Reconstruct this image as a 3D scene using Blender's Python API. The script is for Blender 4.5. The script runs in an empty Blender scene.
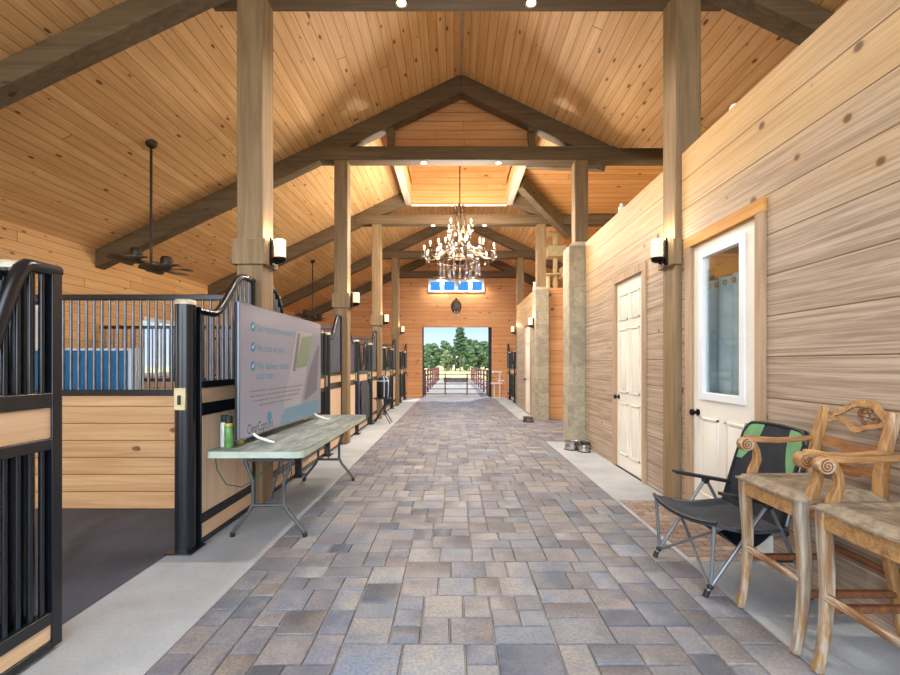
import bpy, math, random
from mathutils import Vector, Matrix
random.seed(11)
SC = bpy.context.scene
COL = SC.collection
PI = math.pi

# ------------------------------------------------------------------ mesh builder
class MB:
    def __init__(s): s.v = []; s.f = []; s.sm = []; s.mi = []; s.cur = 0
    def add(s, vs, fs, smooth=False):
        o = len(s.v); s.v += [tuple(p) for p in vs]
        for f in fs:
            s.f.append(tuple(i + o for i in f)); s.sm.append(smooth); s.mi.append(s.cur)
        return s
    def box(s, x0, x1, y0, y1, z0, z1, M=None):
        vs = [Vector((x, y, z)) for z in (z0, z1) for y in (y0, y1) for x in (x0, x1)]
        if M is not None: vs = [M @ p for p in vs]
        return s.add(vs, [(0,2,3,1),(4,5,7,6),(0,1,5,4),(2,6,7,3),(0,4,6,2),(1,3,7,5)])
    def prism(s, poly, fn0, fn1):
        """poly: list of 2D points; fn0/fn1 map (a,b)->3D for the two end caps"""
        n = len(poly)
        vs = [fn0(a, b) for a, b in poly] + [fn1(a, b) for a, b in poly]
        fs = [tuple(range(n))[::-1], tuple(range(n, 2*n))] + [(i, (i+1) % n, (i+1) % n + n, i + n) for i in range(n)]
        return s.add(vs, fs)
    def tube(s, pts, r, n=10, closed=False, caps=True, sq=False, up=None):
        pts = [Vector(p) for p in pts]; m = len(pts)
        rs = r if isinstance(r, (list, tuple)) else [r]*m
        T = []
        for i in range(m):
            if closed: t = pts[(i+1) % m] - pts[i-1]
            else: t = pts[min(i+1, m-1)] - pts[max(i-1, 0)]
            T.append(t.normalized() if t.length > 1e-9 else Vector((0,0,1)))
        ref = Vector(up) if up else (Vector((0,0,1)) if abs(T[0].z) < .9 else Vector((1,0,0)))
        N = (ref - T[0]*ref.dot(T[0])).normalized()
        vs = []
        for i in range(m):
            if i: 
                N = N - T[i]*N.dot(T[i]); N = N.normalized() if N.length > 1e-6 else Vector((1,0,0))
            B = T[i].cross(N)
            for k in range(n):
                a = 2*PI*(k + (.5 if sq else 0))/n
                q = rs[i]*(1.0 if not sq else 1.0)
                vs.append(pts[i] + (N*math.cos(a) + B*math.sin(a))*q)
        fs = []
        for i in range(m if closed else m-1):
            j = (i+1) % m
            for k in range(n):
                l = (k+1) % n
                fs.append((i*n+k, i*n+l, j*n+l, j*n+k))
        s.add(vs, fs, not sq)
        if caps and not closed:
            o = len(s.v) - m*n
            s.f.append(tuple(o+k for k in range(n))[::-1]); s.sm.append(False); s.mi.append(s.cur)
            s.f.append(tuple(o+(m-1)*n+k for k in range(n))); s.sm.append(False); s.mi.append(s.cur)
        return s
    def cyl(s, c, r, z0, z1, n=20, r1=None):
        r1 = r if r1 is None else r1
        return s.lathe([(r, z0), (r1, z1)], c, n)
    def lathe(s, prof, c=(0,0), n=20, caps=True, M=None):
        vs = []; m = len(prof)
        for r, z in prof:
            for k in range(n):
                a = 2*PI*k/n
                p = Vector((c[0]+r*math.cos(a), c[1]+r*math.sin(a), z))
                vs.append(M @ p if M is not None else p)
        fs = [(i*n+k, i*n+(k+1) % n, (i+1)*n+(k+1) % n, (i+1)*n+k) for i in range(m-1) for k in range(n)]
        s.add(vs, fs, True)
        if caps:
            o = len(s.v) - m*n
            if prof[0][0] > 1e-5: s.f.append(tuple(o+k for k in range(n))[::-1]); s.sm.append(False); s.mi.append(s.cur)
            if prof[-1][0] > 1e-5: s.f.append(tuple(o+(m-1)*n+k for k in range(n))); s.sm.append(False); s.mi.append(s.cur)
        return s
    def sphere(s, c, r, n=12, m=8, sc=(1,1,1), jit=0, rnd=None):
        vs = [(c[0], c[1], c[2]-r*sc[2])]
        for i in range(1, m):
            t = PI*i/m
            for k in range(n):
                a = 2*PI*k/n
                q = r*(1 + (rnd.uniform(-jit, jit) if rnd else 0))
                vs.append((c[0]+q*sc[0]*math.sin(t)*math.cos(a), c[1]+q*sc[1]*math.sin(t)*math.sin(a), c[2]-q*sc[2]*math.cos(t)))
        vs.append((c[0], c[1], c[2]+r*sc[2])); L = len(vs)-1
        fs = [(0, 1+(k+1) % n, 1+k) for k in range(n)]
        for i in range(m-2):
            for k in range(n):
                a = 1+i*n+k; b = 1+i*n+(k+1) % n
                fs.append((a, b, b+n, a+n))
        fs += [(L, 1+(m-2)*n+k, 1+(m-2)*n+(k+1) % n) for k in range(n)]
        return s.add(vs, fs, True)
    def grid(s, fn, nu, nv, thick=None):
        """surface fn(u,v) in 0..1; thick: offset vector function(u,v) for a second skin"""
        P = [[Vector(fn(i/nu, j/nv)) for j in range(nv+1)] for i in range(nu+1)]
        w = nv+1; vs = [p for r in P for p in r]
        fs = [(i*w+j, (i+1)*w+j, (i+1)*w+j+1, i*w+j+1) for i in range(nu) for j in range(nv)]
        if thick is None: return s.add(vs, fs, True)
        o = len(vs)
        vs2 = [P[i][j] + Vector(thick(i/nu, j/nv)) for i in range(nu+1) for j in range(nv+1)]
        fs2 = [tuple(k+o for k in f)[::-1] for f in fs]
        rim = []
        for i in range(nu):
            rim.append((i*w, i*w+o, (i+1)*w+o, (i+1)*w)); a = i*w+nv; b = (i+1)*w+nv
            rim.append((b, b+o, a+o, a))
        for j in range(nv):
            rim.append((j+1, j+1+o, j+o, j)); a = nu*w+j
            rim.append((a, a+o, a+1+o, a+1))
        return s.add(vs+vs2, fs+fs2+rim, True)
    def mesh(s, name):
        me = bpy.data.meshes.new(name); me.from_pydata(s.v, [], s.f)
        me.polygons.foreach_set('use_smooth', s.sm); me.polygons.foreach_set('material_index', s.mi)
        import bmesh
        b = bmesh.new(); b.from_mesh(me); bmesh.ops.recalc_face_normals(b, faces=b.faces); b.to_mesh(me); b.free()
        me.set_sharp_from_angle(angle=math.radians(48)); me.update(); return me

def part(name, mb, mats, parent=None, bevel=0, loc=None):
    me = mb.mesh(name) if isinstance(mb, MB) else mb
    if not isinstance(mats, (list, tuple)): mats = [mats]
    if not me.materials:
        for m in mats: me.materials.append(m)
    o = bpy.data.objects.new(name, me); COL.objects.link(o)
    if parent: o.parent = parent
    if loc: o.location = loc
    if bevel:
        b = o.modifiers.new('Bevel', 'BEVEL'); b.width = bevel; b.segments = 2; b.limit_method = 'ANGLE'; b.angle_limit = math.radians(40)
        b.harden_normals = False
    return o
def tag(o, label, cat, group=None, kind=None):
    o['label'] = label; o['category'] = cat
    if group: o['group'] = group
    if kind: o['kind'] = kind
    return o
def thing(name, label, cat, loc=(0,0,0), rz=0, group=None):
    o = bpy.data.objects.new(name, None); COL.objects.link(o); o.empty_display_size = .1
    o.location = loc; o.rotation_euler = (0, 0, rz)
    return tag(o, label, cat, group)
def struct(name, mb, mats, label=None, parent=None, bevel=0):
    o = part(name, mb, mats, parent, bevel); o['kind'] = 'structure'
    if label: o['label'] = label
    return o
def dup(root, loc, rz=None, label=None, sx=None):
    def cp(o, par):
        c = o.copy(); COL.objects.link(c)
        if par: c.parent = par
        for ch in o.children: cp(ch, c)
        return c
    r = cp(root, None); r.location = loc
    if rz is not None: r.rotation_euler = (0, 0, rz)
    if sx is not None: r.scale = (sx, abs(sx), abs(sx))
    if label: r['label'] = label
    return r
def lamp(kind, name, loc, energy, color=(1,1,1), size=.1, parent=None, **kw):
    l = bpy.data.lights.new(name, kind); l.energy = energy; l.color = color
    if kind in ('POINT', 'SPOT'): l.shadow_soft_size = size
    for k, v in kw.items(): setattr(l, k, v)
    o = bpy.data.objects.new(name, l); COL.objects.link(o); o.location = loc
    if parent: o.parent = parent
    return o

# ------------------------------------------------------------------ materials
def C(r, g=None, b=None):
    if g is None: r, g, b = r
    f = lambda c: (c/255/12.92 if c/255 <= .04045 else ((c/255+.055)/1.055)**2.4)
    return (f(r), f(g), f(b), 1)
class NT:
    def __init__(s, name):
        s.m = bpy.data.materials.new(name); s.m.use_nodes = True
        s.t = s.m.node_tree; s.n = s.t.nodes; s.b = s.n['Principled BSDF']
    def new(s, ty, **kw):
        n = s.n.new(ty)
        for k, v in kw.items(): setattr(n, k, v)
        return n
    def set(s, sock, v):
        if isinstance(v, bpy.types.NodeSocket): s.t.links.new(v, sock)
        else: sock.default_value = v
    def math(s, op, a, b=0, c=0, clamp=False):
        n = s.new('ShaderNodeMath', operation=op, use_clamp=clamp)
        s.set(n.inputs[0], a); s.set(n.inputs[1], b); s.set(n.inputs[2], c)
        return n.outputs[0]
    def mix(s, fac, a, b, blend='MIX'):
        n = s.new('ShaderNodeMix', data_type='RGBA', blend_type=blend)
        s.set(n.inputs[0], fac); s.set(n.inputs[6], a); s.set(n.inputs[7], b)
        return n.outputs[2]
    def sstep(s, v, lo, hi):
        n = s.new('ShaderNodeMapRange', interpolation_type='SMOOTHSTEP')
        s.set(n.inputs[0], v); n.inputs[1].default_value = lo; n.inputs[2].default_value = hi
        return n.outputs[0]
    def xyz(s):
        t = s.new('ShaderNodeTexCoord'); p = s.new('ShaderNodeSeparateXYZ'); s.t.links.new(t.outputs['Object'], p.inputs[0])
        return p.outputs, t.outputs['Object']
    def comb(s, a, b, c):
        n = s.new('ShaderNodeCombineXYZ')
        for i, v in enumerate((a, b, c)): s.set(n.inputs[i], v)
        return n.outputs[0]
    def noise(s, vec, scale=1, detail=3, rough=.55, dist=0):
        n = s.new('ShaderNodeTexNoise'); s.set(n.inputs['Vector'], vec)
        n.inputs['Scale'].default_value = scale; n.inputs['Detail'].default_value = detail
        n.inputs['Roughness'].default_value = rough; n.inputs['Distortion'].default_value = dist
        return n.outputs[0]
    def bump(s, h, strength=.3, dist=.01):
        n = s.new('ShaderNodeBump'); n.inputs['Strength'].default_value = strength; n.inputs['Distance'].default_value = dist
        s.set(n.inputs['Height'], h); s.t.links.new(n.outputs[0], s.b.inputs['Normal'])
    def P(s, **kw):
        for k, v in kw.items(): s.set(s.b.inputs[k.replace('_', ' ')], v)
        return s

def plain(name, col, rough=.5, metal=0, var=.12, scale=6, spec=.5, bump=0, emit=None, es=0):
    t = NT(name); _, v = t.xyz()
    n = t.noise(v, scale, 3)
    dark = tuple(c*(1-var*1.6) for c in col[:3]) + (1,)
    lite = tuple(min(1, c*(1+var)) for c in col[:3]) + (1,)
    t.P(Base_Color=t.mix(t.sstep(n, .3, .7), dark, lite), Roughness=rough, Metallic=metal, Specular_IOR_Level=spec)
    if bump: t.bump(t.noise(v, scale*8, 3), bump, .01)
    if emit: t.P(Emission_Color=emit, Emission_Strength=es)
    return t.m

def planks(name, along, across, width, c1, c2, knot=C(92, 55, 28), kn=1.0, groove=.006, rough=.55, weather=None, length=4.2, contrast=1.0, gcol=.35, bump=.5, ksz=.15, kdark=.8, gf=22):
    """boards: along/across are axis indices; colour per board, grain, knots, v-grooves, butt joints"""
    t = NT(name); s, v = t.xyz()
    a, u = s[along], s[across]; w = [s[i] for i in range(3) if i not in (along, across)][0]
    k = t.math('MULTIPLY', u, 1/width); pid = t.math('FLOOR', k); f = t.math('FRACT', k)
    wn = t.new('ShaderNodeTexWhiteNoise', noise_dimensions='1D'); t.set(wn.inputs['W'], pid); r1 = wn.outputs['Value']
    al = t.math('ADD', t.math('DIVIDE', a, length), t.math('MULTIPLY', r1, 7.3)); seg = t.math('FLOOR', al); fl = t.math('FRACT', al)
    wn2 = t.new('ShaderNodeTexWhiteNoise', noise_dimensions='2D'); t.set(wn2.inputs['Vector'], t.comb(pid, seg, 0)); r2 = wn2.outputs['Value']
    off = t.math('MULTIPLY', r2, 41.0)
    g1 = t.noise(t.comb(t.math('ADD', t.math('MULTIPLY', a, .9), off), t.math('MULTIPLY', u, gf), t.math('MULTIPLY', w, gf)), 1, 5, .65, .9)
    g2 = t.noise(t.comb(t.math('ADD', t.math('MULTIPLY', a, .45), off), t.math('MULTIPLY', u, 5), off), 1, 2, .5, 1.2)
    fac = t.math('ADD', t.math('MULTIPLY', t.sstep(g1, .32, .68), .45), t.math('ADD', t.math('MULTIPLY', r2, .34), t.math('MULTIPLY', t.sstep(g2, .35, .65), .21)))
    fac = t.math('ADD', .5, t.math('MULTIPLY', t.math('SUBTRACT', fac, .5), contrast), clamp=True)
    col = t.mix(fac, c1, c2)
    if weather:
        wc1, wc2, zlo, zhi = weather
        n = t.noise(t.comb(t.math('MULTIPLY', a, .35), off, t.math('MULTIPLY', s[2], .8)), 1, 3)
        wf = t.math('SUBTRACT', 1, t.sstep(t.math('ADD', s[2], t.math('MULTIPLY', t.math('SUBTRACT', n, .5), 1.6)), zlo, zhi))
        col = t.mix(t.math('MULTIPLY', wf, .9), col, t.mix(t.sstep(g1, .3, .7), wc1, wc2))
    vo = t.new('ShaderNodeTexVoronoi', voronoi_dimensions='2D'); vo.inputs['Scale'].default_value = 1
    t.set(vo.inputs['Vector'], t.comb(t.math('ADD', t.math('MULTIPLY', a, 2.6), off), t.math('MULTIPLY', u, 1/width*.9), 0))
    sc = t.new('ShaderNodeSeparateColor'); t.t.links.new(vo.outputs['Color'], sc.inputs[0])
    rad = t.math('MULTIPLY', t.sstep(sc.outputs[0], 1-.42*kn, 1.05), ksz)
    kd = t.math('SUBTRACT', rad, vo.outputs['Distance'])
    km = t.sstep(kd, -.03, .03); halo = t.sstep(kd, -.16, .02)
    col = t.mix(t.math('MULTIPLY', t.math('MULTIPLY', halo, t.sstep(rad, .01, .05)), .35), col, c2)
    col = t.mix(t.math('MULTIPLY', t.math('MULTIPLY', km, t.sstep(rad, .01, .04)), kdark), col, knot)
    gw = groove/width
    ge = t.math('MINIMUM', f, t.math('SUBTRACT', 1, f)); gm = t.sstep(ge, gw*.25, gw)
    je = t.math('MINIMUM', fl, t.math('SUBTRACT', 1, fl)); jm = t.sstep(je, .0003, .0009)
    gm = t.math('MULTIPLY', gm, jm)
    gc = tuple(c*gcol for c in c2[:3]) + (1,)
    col = t.mix(gm, gc, col)
    t.P(Base_Color=col, Roughness=rough, Specular_IOR_Level=.35)
    t.bump(t.math('ADD', gm, t.math('MULTIPLY', g1, .12)), bump, .006)
    return t.m

def timber(name, along, c1, c2, knot=C(50, 38, 28), rough=.65, sc=1.0, crack=True, kn=.5):
    t = NT(name); s, v = t.xyz()
    q = [t.math('MULTIPLY', s[i], (1.1 if i == along else 17)*sc) for i in range(3)]
    g1 = t.noise(t.comb(*q), 1, 5, .6, .8)
    q2 = [t.math('MULTIPLY', s[i], (.5 if i == along else 3)*sc) for i in range(3)]
    g2 = t.noise(t.comb(*q2), 1, 3, .55, .5)
    fac = t.math('ADD', t.math('MULTIPLY', t.sstep(g1, .3, .7), .6), t.math('MULTIPLY', t.sstep(g2, .3, .7), .4))
    col = t.mix(fac, c1, c2)
    vo = t.new('ShaderNodeTexVoronoi'); vo.inputs['Scale'].default_value = 1
    q3 = [t.math('MULTIPLY', s[i], (1.6 if i == along else 4.2)*sc) for i in range(3)]
    t.set(vo.inputs['Vector'], t.comb(*q3))
    sp = t.new('ShaderNodeSeparateColor'); t.t.links.new(vo.outputs['Color'], sp.inputs[0])
    rad = t.math('MULTIPLY', t.sstep(sp.outputs[0], 1-kn, 1.05), .16)
    km = t.math('MULTIPLY', t.sstep(t.math('SUBTRACT', rad, vo.outputs['Distance']), -.03, .03), t.sstep(rad, .01, .04))
    col = t.mix(t.math('MULTIPLY', km, .8), col, knot)
    t.P(Base_Color=col, Roughness=rough, Specular_IOR_Level=.3)
    t.bump(g1, .25, .006)
    return t.m

def emitter(name, col, strength):
    t = NT(name); t.P(Base_Color=col, Emission_Color=col, Emission_Strength=strength, Roughness=.4)
    return t.m
def glassy(name, tint=(.95,.97,1,1), refl=.12, rough=.02):
    t = NT(name); n = t.n
    tr = t.new('ShaderNodeBsdfTransparent'); tr.inputs[0].default_value = tint
    gl = t.new('ShaderNodeBsdfGlossy'); gl.inputs['Roughness'].default_value = rough
    lw = t.new('ShaderNodeLayerWeight'); fz = t.math('MULTIPLY', t.math('POWER', lw.outputs['Facing'], 5), .9)
    mx = t.new('ShaderNodeMixShader'); t.set(mx.inputs[0], t.math('ADD', fz, refl, clamp=True))
    t.t.links.new(tr.outputs[0], mx.inputs[1]); t.t.links.new(gl.outputs[0], mx.inputs[2])
    t.t.links.new(mx.outputs[0], n['Material Output'].inputs[0])
    return t.m

M = {}
M['ceil'] = planks('pine_ceiling', 1, 0, .125, C(246,202,144), C(210,154,94), kn=.95, groove=.006, contrast=1.05, length=11, gcol=.5, bump=.4, ksz=.12, kdark=.9)
M['ceil_cross'] = planks('pine_cross_ceiling', 0, 1, .125, C(226,168,106), C(190,126,70), kn=.7, groove=.006, length=9, gcol=.5)
M['pine_wall'] = planks('pine_wall_left', 1, 2, .15, C(242,194,132), C(212,156,98), kn=.9, groove=.006, gcol=.5, length=9, ksz=.1)
M['gable'] = planks('pine_wall_gable', 0, 2, .17, C(236,178,122), C(208,140,88), kn=.55, groove=.007, gcol=.5)
M['infill'] = planks('pine_infill', 0, 2, .16, C(230,176,118), C(200,138,84), kn=.45, groove=.007)
M['right'] = planks('weathered_plank_wall', 1, 2, .29, C(222,186,130), C(190,148,98), kn=.8, groove=.007, weather=(C(196,178,160), C(136,118,102), 2.1, 3.3), contrast=1.15, length=8, ksz=.09, kdark=.85, bump=.35, gf=38)
M['right_end'] = planks('warm_plank_wall', 0, 2, .29, C(230,174,116), C(198,136,84), kn=.6, groove=.007)
M['stall'] = planks('stall_boards', 0, 2, .165, C(216,172,122), C(180,132,86), kn=.6, groove=.006, contrast=1.2, length=9)
M['stall_v'] = timber('stall_panel_wood', 2, C(230,202,172), C(206,172,138), kn=.2)
M['stall_h'] = timber('stall_strip_wood', 0, C(230,198,162), C(202,164,126), kn=.3)
M['post'] = timber('stained_post', 2, C(158,132,98), C(118,96,68), kn=.5)
M['beam'] = timber('stained_beam', 0, C(124,104,78), C(88,72,52), kn=.4)
M['beam_y'] = timber('whitewashed_beam', 1, C(205,190,170), C(160,140,118), kn=.3)
M['trim'] = timber('casing_wood', 2, C(198,170,140), C(164,136,108), kn=.3)
M['trim_o'] = timber('header_wood', 1, C(222,166,92), C(196,134,66), kn=.3)
M['black'] = plain('black_steel', C(20,24,30), .25, .0, .12, 8, .6)
M['bars'] = plain('lit_steel_bars', C(112,110,114), .3, .6, .12, 12, .6)  # paler copy of the bar steel: light on the bars put into the colour
M['bars_b'] = plain('black_bars', C(34,38,44), .18, .3, .12, 12, .7)
M['blackmat'] = plain('black_plastic', C(30,30,32), .6, 0, .15)
M['cap'] = plain('post_cap', C(205,190,165), .4, .2, .1)
M['latch'] = plain('brass_latch', C(190,175,135), .35, .6, .15)
M['white'] = plain('white_paint', C(240,234,220), .45, 0, .03, 3)
M['white_w'] = plain('white_vinyl', C(240,242,242), .35, 0, .03, 3)
M['whitemetal'] = plain('white_enamel', C(236,232,228), .35, 0, .04)
M['knob'] = plain('dark_bronze', C(38,30,26), .3, .8, .1)
M['steel'] = plain('stainless', C(190,190,186), .22, .95, .1)
M['rust'] = plain('rust_pipe', C(120,66,52), .6, .1, .2)
M['shade'] = emitter('lamp_shade_glass', C(255,230,186), .5)
M['bulb'] = emitter('bulb_glow', C(255,232,200), 5)
M['down'] = emitter('downlight_lens', C(255,226,185), 9)
M['bronze'] = plain('bronze_fan', C(62,52,42), .45, .6, .2)
M['blade'] = plain('fan_blade', C(92,80,62), .5, .1, .15)
M['leaf'] = plain('foliage', C(78,98,56), .9, 0, .45, .9)
M['leaf2'] = plain('foliage_olive', C(108,118,72), .9, 0, .45, .9)
M['pine'] = plain('pine_needles', C(58,82,48), .9, 0, .4, .8)
M['bark'] = plain('bark', C(96,78,62), .95, 0, .3)
# ------------------------------------------------------------------ layout numbers (metres; camera at 0,0,1.4 looking along +Y)
SKY_BACK = 5.2; EXPO = 0.45; DOWN_W = 170; SCONCE_W = 5; CHAND_W = 95; SCREEN_E = .1
AX = .125                       # ridge line / aisle axis
ZR, SL = 6.46, .48              # ridge height, roof slope
TY = [4.2, 7.65, 11.15, 14.7, 17.93]   # truss front faces
TW = .24
TZ0, TZ1 = 4.95, 5.19           # tie beam
XL, XRO = -6.25, 6.5            # outer walls
XW = 2.24                       # plank wall of the rooms on the right
PXL, PXR = -1.97, 2.22          # post centres
YE = 18.2                       # gable wall
Y0 = -2.2                       # open near end
def zroof(x): return ZR - SL*abs(x - AX)

# ---------------- floors
def paver_mat(name, cols, rough=.5):
    t = NT(name); s, v = t.xyz()
    at = t.new('ShaderNodeVertexColor', layer_name='stone')
    sp = t.new('ShaderNodeSeparateColor'); t.t.links.new(at.outputs[0], sp.inputs[0])
    rp = t.new('ShaderNodeValToRGB'); cr = rp.color_ramp
    while len(cr.elements) < len(cols): cr.elements.new(.5)
    for i, c in enumerate(cols): cr.elements[i].position = i/(len(cols)-1); cr.elements[i].color = c
    t.set(rp.inputs[0], t.math('ADD', sp.outputs[0], t.math('MULTIPLY', t.math('SUBTRACT', t.noise(v, 5, 3, .6), .5), .55), clamp=True))
    fine = t.noise(v, 60, 4, .7)
    col = t.mix(t.math('MULTIPLY', t.sstep(fine, .4, .62), .4), rp.outputs[0], C(84,82,86))
    col = t.mix(t.math('MULTIPLY', t.sstep(t.noise(v, 2.3, 3), .5, .75), .3), col, C(170,162,154))
    t.P(Base_Color=col, Roughness=t.math('ADD', rough-.12, t.math('MULTIPLY', fine, .25)), Specular_IOR_Level=.4)
    t.bump(t.math('ADD', fine, t.noise(v, 18, 3)), .35, .006)
    return t.m
def pack(nx, ny, sizes, rnd):
    """skyline packing of an nx * ny unit field"""
    h = [0]*nx; out = []
    while min(h) < ny:
        z = min(h); i = h.index(z); j = i
        while j < nx and h[j] == z: j += 1
        run = j - i
        dd = rnd.choice((2, 3, 3)) if rnd.random() < .7 else None
        while run > 0:
            ws = [w for w in (2, 3, 4) if run - w == 0 or run - w >= 2]
            if not ws: ws = [run]
            w = rnd.choice(ws); d = dd or rnd.choice([s[1] for s in sizes if s[0] == w] or [2])
            out.append((i, z, w, d))
            for q in range(i, i+w): h[q] = z + d
            i += w; run -= w
    return out
def pavers(name, x0, x1, y0, y1, unit, mat, rnd, label, keep=lambda x, y: True, grout=C(120,116,110), rect=None):
    nx = round((x1-x0)/unit); ux = (x1-x0)/nx; ny = math.ceil((y1-y0)/unit)
    mb = MB(); cols = []
    cells = rect if rect else pack(nx, ny, [(2,2),(2,3),(3,2),(3,3),(3,3),(4,2),(4,3),(4,3)], rnd)
    for (i, j, w, d) in cells:
        a0, a1 = x0+i*ux, x0+(i+w)*ux; b0, b1 = y0+j*unit, min(y0+(j+d)*unit, y1)
        if b1 - b0 < .02 or not keep((a0+a1)/2, (b0+b1)/2): continue
        g = .003; c = .005; z = rnd.uniform(-.0015, .0015)
        jt = lambda: rnd.uniform(-.003, .003)
        outer = [(a0+g, b0+g), (a1-g, b0+g), (a1-g, b1-g), (a0+g, b1-g)]
        inner = [(a0+g+c+jt(), b0+g+c+jt()), (a1-g-c+jt(), b0+g+c+jt()), (a1-g-c+jt(), b1-g-c+jt()), (a0+g+c+jt(), b1-g-c+jt())]
        vs = [(x, y, -.03) for x, y in outer] + [(x, y, -.007+z) for x, y in outer] + [(x, y, z) for x, y in inner]
        fs = [(0,1,5,4),(1,2,6,5),(2,3,7,6),(3,0,4,7),(4,5,9,8),(5,6,10,9),(6,7,11,10),(7,4,8,11),(8,9,10,11)]
        mb.add(vs, fs); cols += [(rnd.random(), rnd.random(), 0, 1)]*12
    o = struct(name, mb, mat, label)
    ca = o.data.color_attributes.new('stone', 'FLOAT_COLOR', 'POINT')
    ca.data.foreach_set('color', [c for q in cols for c in q])
    return o
M['paver'] = paver_mat('tumbled_pavers', [C(94,103,118), C(134,133,137), C(116,117,127), C(158,152,146), C(118,128,142), C(146,140,137), C(106,108,118)])
M['brick'] = paver_mat('brown_brick_pavers', [C(146,122,106), C(164,140,122), C(136,116,106), C(172,152,134)])
rp = random.Random(5)
pavers('floor_pavers', -1.396, 1.657, .6, 18.24, .0763, M['paver'], rp, 'grey and tan tumbled paving stones of the barn aisle')
pavers('floor_side_entry', 1.657, 6.6, 7.93, 11.15, .0763, M['paver'], rp, 'tumbled paving stones of the side entry between the rooms')
cells = []
for j in range(16):
    for i in range(-1, 3): cells.append((i*2+(j % 2), j, 2, 1))
pavers('floor_brick_inset', 1.70, 2.2, 3.12, 4.52, .0875, M['brick'], rp, 'brown brick inset in the concrete strip before the glazed door', rect=[(max(i,0), j, min(i+w, 6)-max(i,0), d) for i, j, w, d in cells if min(i+w,6)-max(i,0) > 0])

def concrete(name, c, c2, rough=.7):
    t = NT(name); s, v = t.xyz()
    n = t.noise(v, 1.6, 5, .6); f = t.noise(v, 45, 3, .6)
    col = t.mix(t.sstep(n, .3, .7), c, c2); col = t.mix(t.math('MULTIPLY', t.sstep(f, .4, .75), .2), col, C(120,118,114))
    t.P(Base_Color=col, Roughness=rough); t.bump(f, .2, .004)
    return t.m
M['conc'] = concrete('broom_concrete', C(180,184,186), C(156,162,166))
M['mat'] = concrete('rubber_stall_mat', C(70,80,96), C(44,52,64), .6)
M['grout'] = concrete('joint_sand', C(186,178,164), C(150,144,136), .9)
b = MB(); b.box(-1.5, 1.75, .2, 18.24, -.12, -.012); b.box(1.5, 6.6, 7.9, 11.2, -.12, -.012); struct('floor_bedding', b, M['grout'], 'pale joint sand between the paving stones')
b = MB(); b.box(-2.1, -1.398, Y0, 18.2, -.1, 0); struct('floor_strip_left', b, M['conc'], 'pale concrete strip along the stall fronts')
b = MB(); b.box(1.659, 1.698, Y0, 7.93, -.1, 0); b.box(1.698, 2.5, Y0, 3.118, -.1, 0); b.box(1.698, 2.5, 4.522, 7.93, -.1, 0); b.box(2.2, 2.5, 3.118, 4.522, -.1, 0); b.box(1.69, 2.21, 3.11, 4.53, -.1, -.012)
struct('floor_strip_right', b, M['conc'], 'pale concrete strip along the plank wall with the white doors')
b = MB(); b.box(XL, -2.1, Y0, YE, -.1, -.002); struct('floor_stalls', b, M['mat'], 'dark rubber floor of the horse stalls')
b = MB(); b.box(1.659, 6.6, 11.15, YE, -.1, 0); b.box(2.5, 6.6, Y0, 7.93, -.1, 0); b.box(-1.398, 1.659, Y0, .62, -.1, 0); struct('floor_rooms', b, M['conc'])

# ---------------- ceiling
def slab(mb, pts, t=.12):
    """pts: 3D polygon, extruded upwards"""
    n = len(pts); vs = list(pts) + [(x, y, z+t) for x, y, z in pts]
    mb.add(vs, [tuple(range(n)), tuple(range(n, 2*n))[::-1]] + [(i, i+n, (i+1) % n+n, (i+1) % n) for i in range(n)])
R = lambda x, y: (x, y, zroof(x))
SH, sy0, sy1, ZT = 1.19, TY[1]+TW+.062, TY[2]-.1, 7.25        # open lantern shaft between the second and third truss
yb, yc = TY[1]+TW/2, TY[2]+TW/2; ym = (yb+yc)/2
ZV = 6.05; xv0 = AX+(ZR-ZV)/SL; xe = XRO+.4; ze = zroof(xe); hv = (ZV-ze)/SL; yA, yD = ym-hv, ym+hv
my0, my1 = sy0-.05, sy1+.05
b = MB(); slab(b, [R(AX, Y0-.4), R(AX, my0), R(XL-.4, my0), R(XL-.4, Y0-.4)]); slab(b, [R(AX-SH, my0), R(AX-SH, my1), R(XL-.4, my1), R(XL-.4, my0)]); slab(b, [R(AX, my1), R(AX, YE+.3), R(XL-.4, YE+.3), R(XL-.4, my1)])
struct('ceiling_left', b, M['ceil'], 'left slope of the knotty pine plank ceiling')
xs, va = AX+SH, lambda y: xv0+abs(y-ym)
q = xs-xv0
b = MB()
slab(b, [R(AX, Y0-.4), R(xe, Y0-.4), R(xe, yA), R(va(my0), my0), R(AX, my0)])
slab(b, [R(xs, my0), R(va(my0), my0), R(xs, ym-q)]); slab(b, [R(xs, ym+q), R(va(my1), my1), R(xs, my1)])
slab(b, [R(AX, my1), R(va(my1), my1), R(xe, yD), R(xe, YE+.3), R(AX, YE+.3)])
struct('ceiling_right', b, M['ceil'], 'right slope of the knotty pine plank ceiling')
b = MB()
slab(b, [(xs, ym, ZV), (xs, ym-q, ZV-SL*q), (xe, yA, ze), (xe+.3, yA, ze), (xe+.3, ym, ZV)])
slab(b, [(xs, ym, ZV), (xe+.3, ym, ZV), (xe+.3, yD, ze), (xe, yD, ze), (xs, ym+q, ZV-SL*q)])
struct('ceiling_side_entry', b, M['ceil_cross'], 'pine plank ceiling of the cross gable over the side entry')
b = MB(); b.box(AX-.02, AX+.02, Y0, my0, ZR-.035, ZR+.02); b.box(AX-.02, AX+.02, my1, YE, ZR-.035, ZR+.02); struct('trim_1', b, M['trim'], 'pale ridge trim along the ceiling peak')

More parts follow.
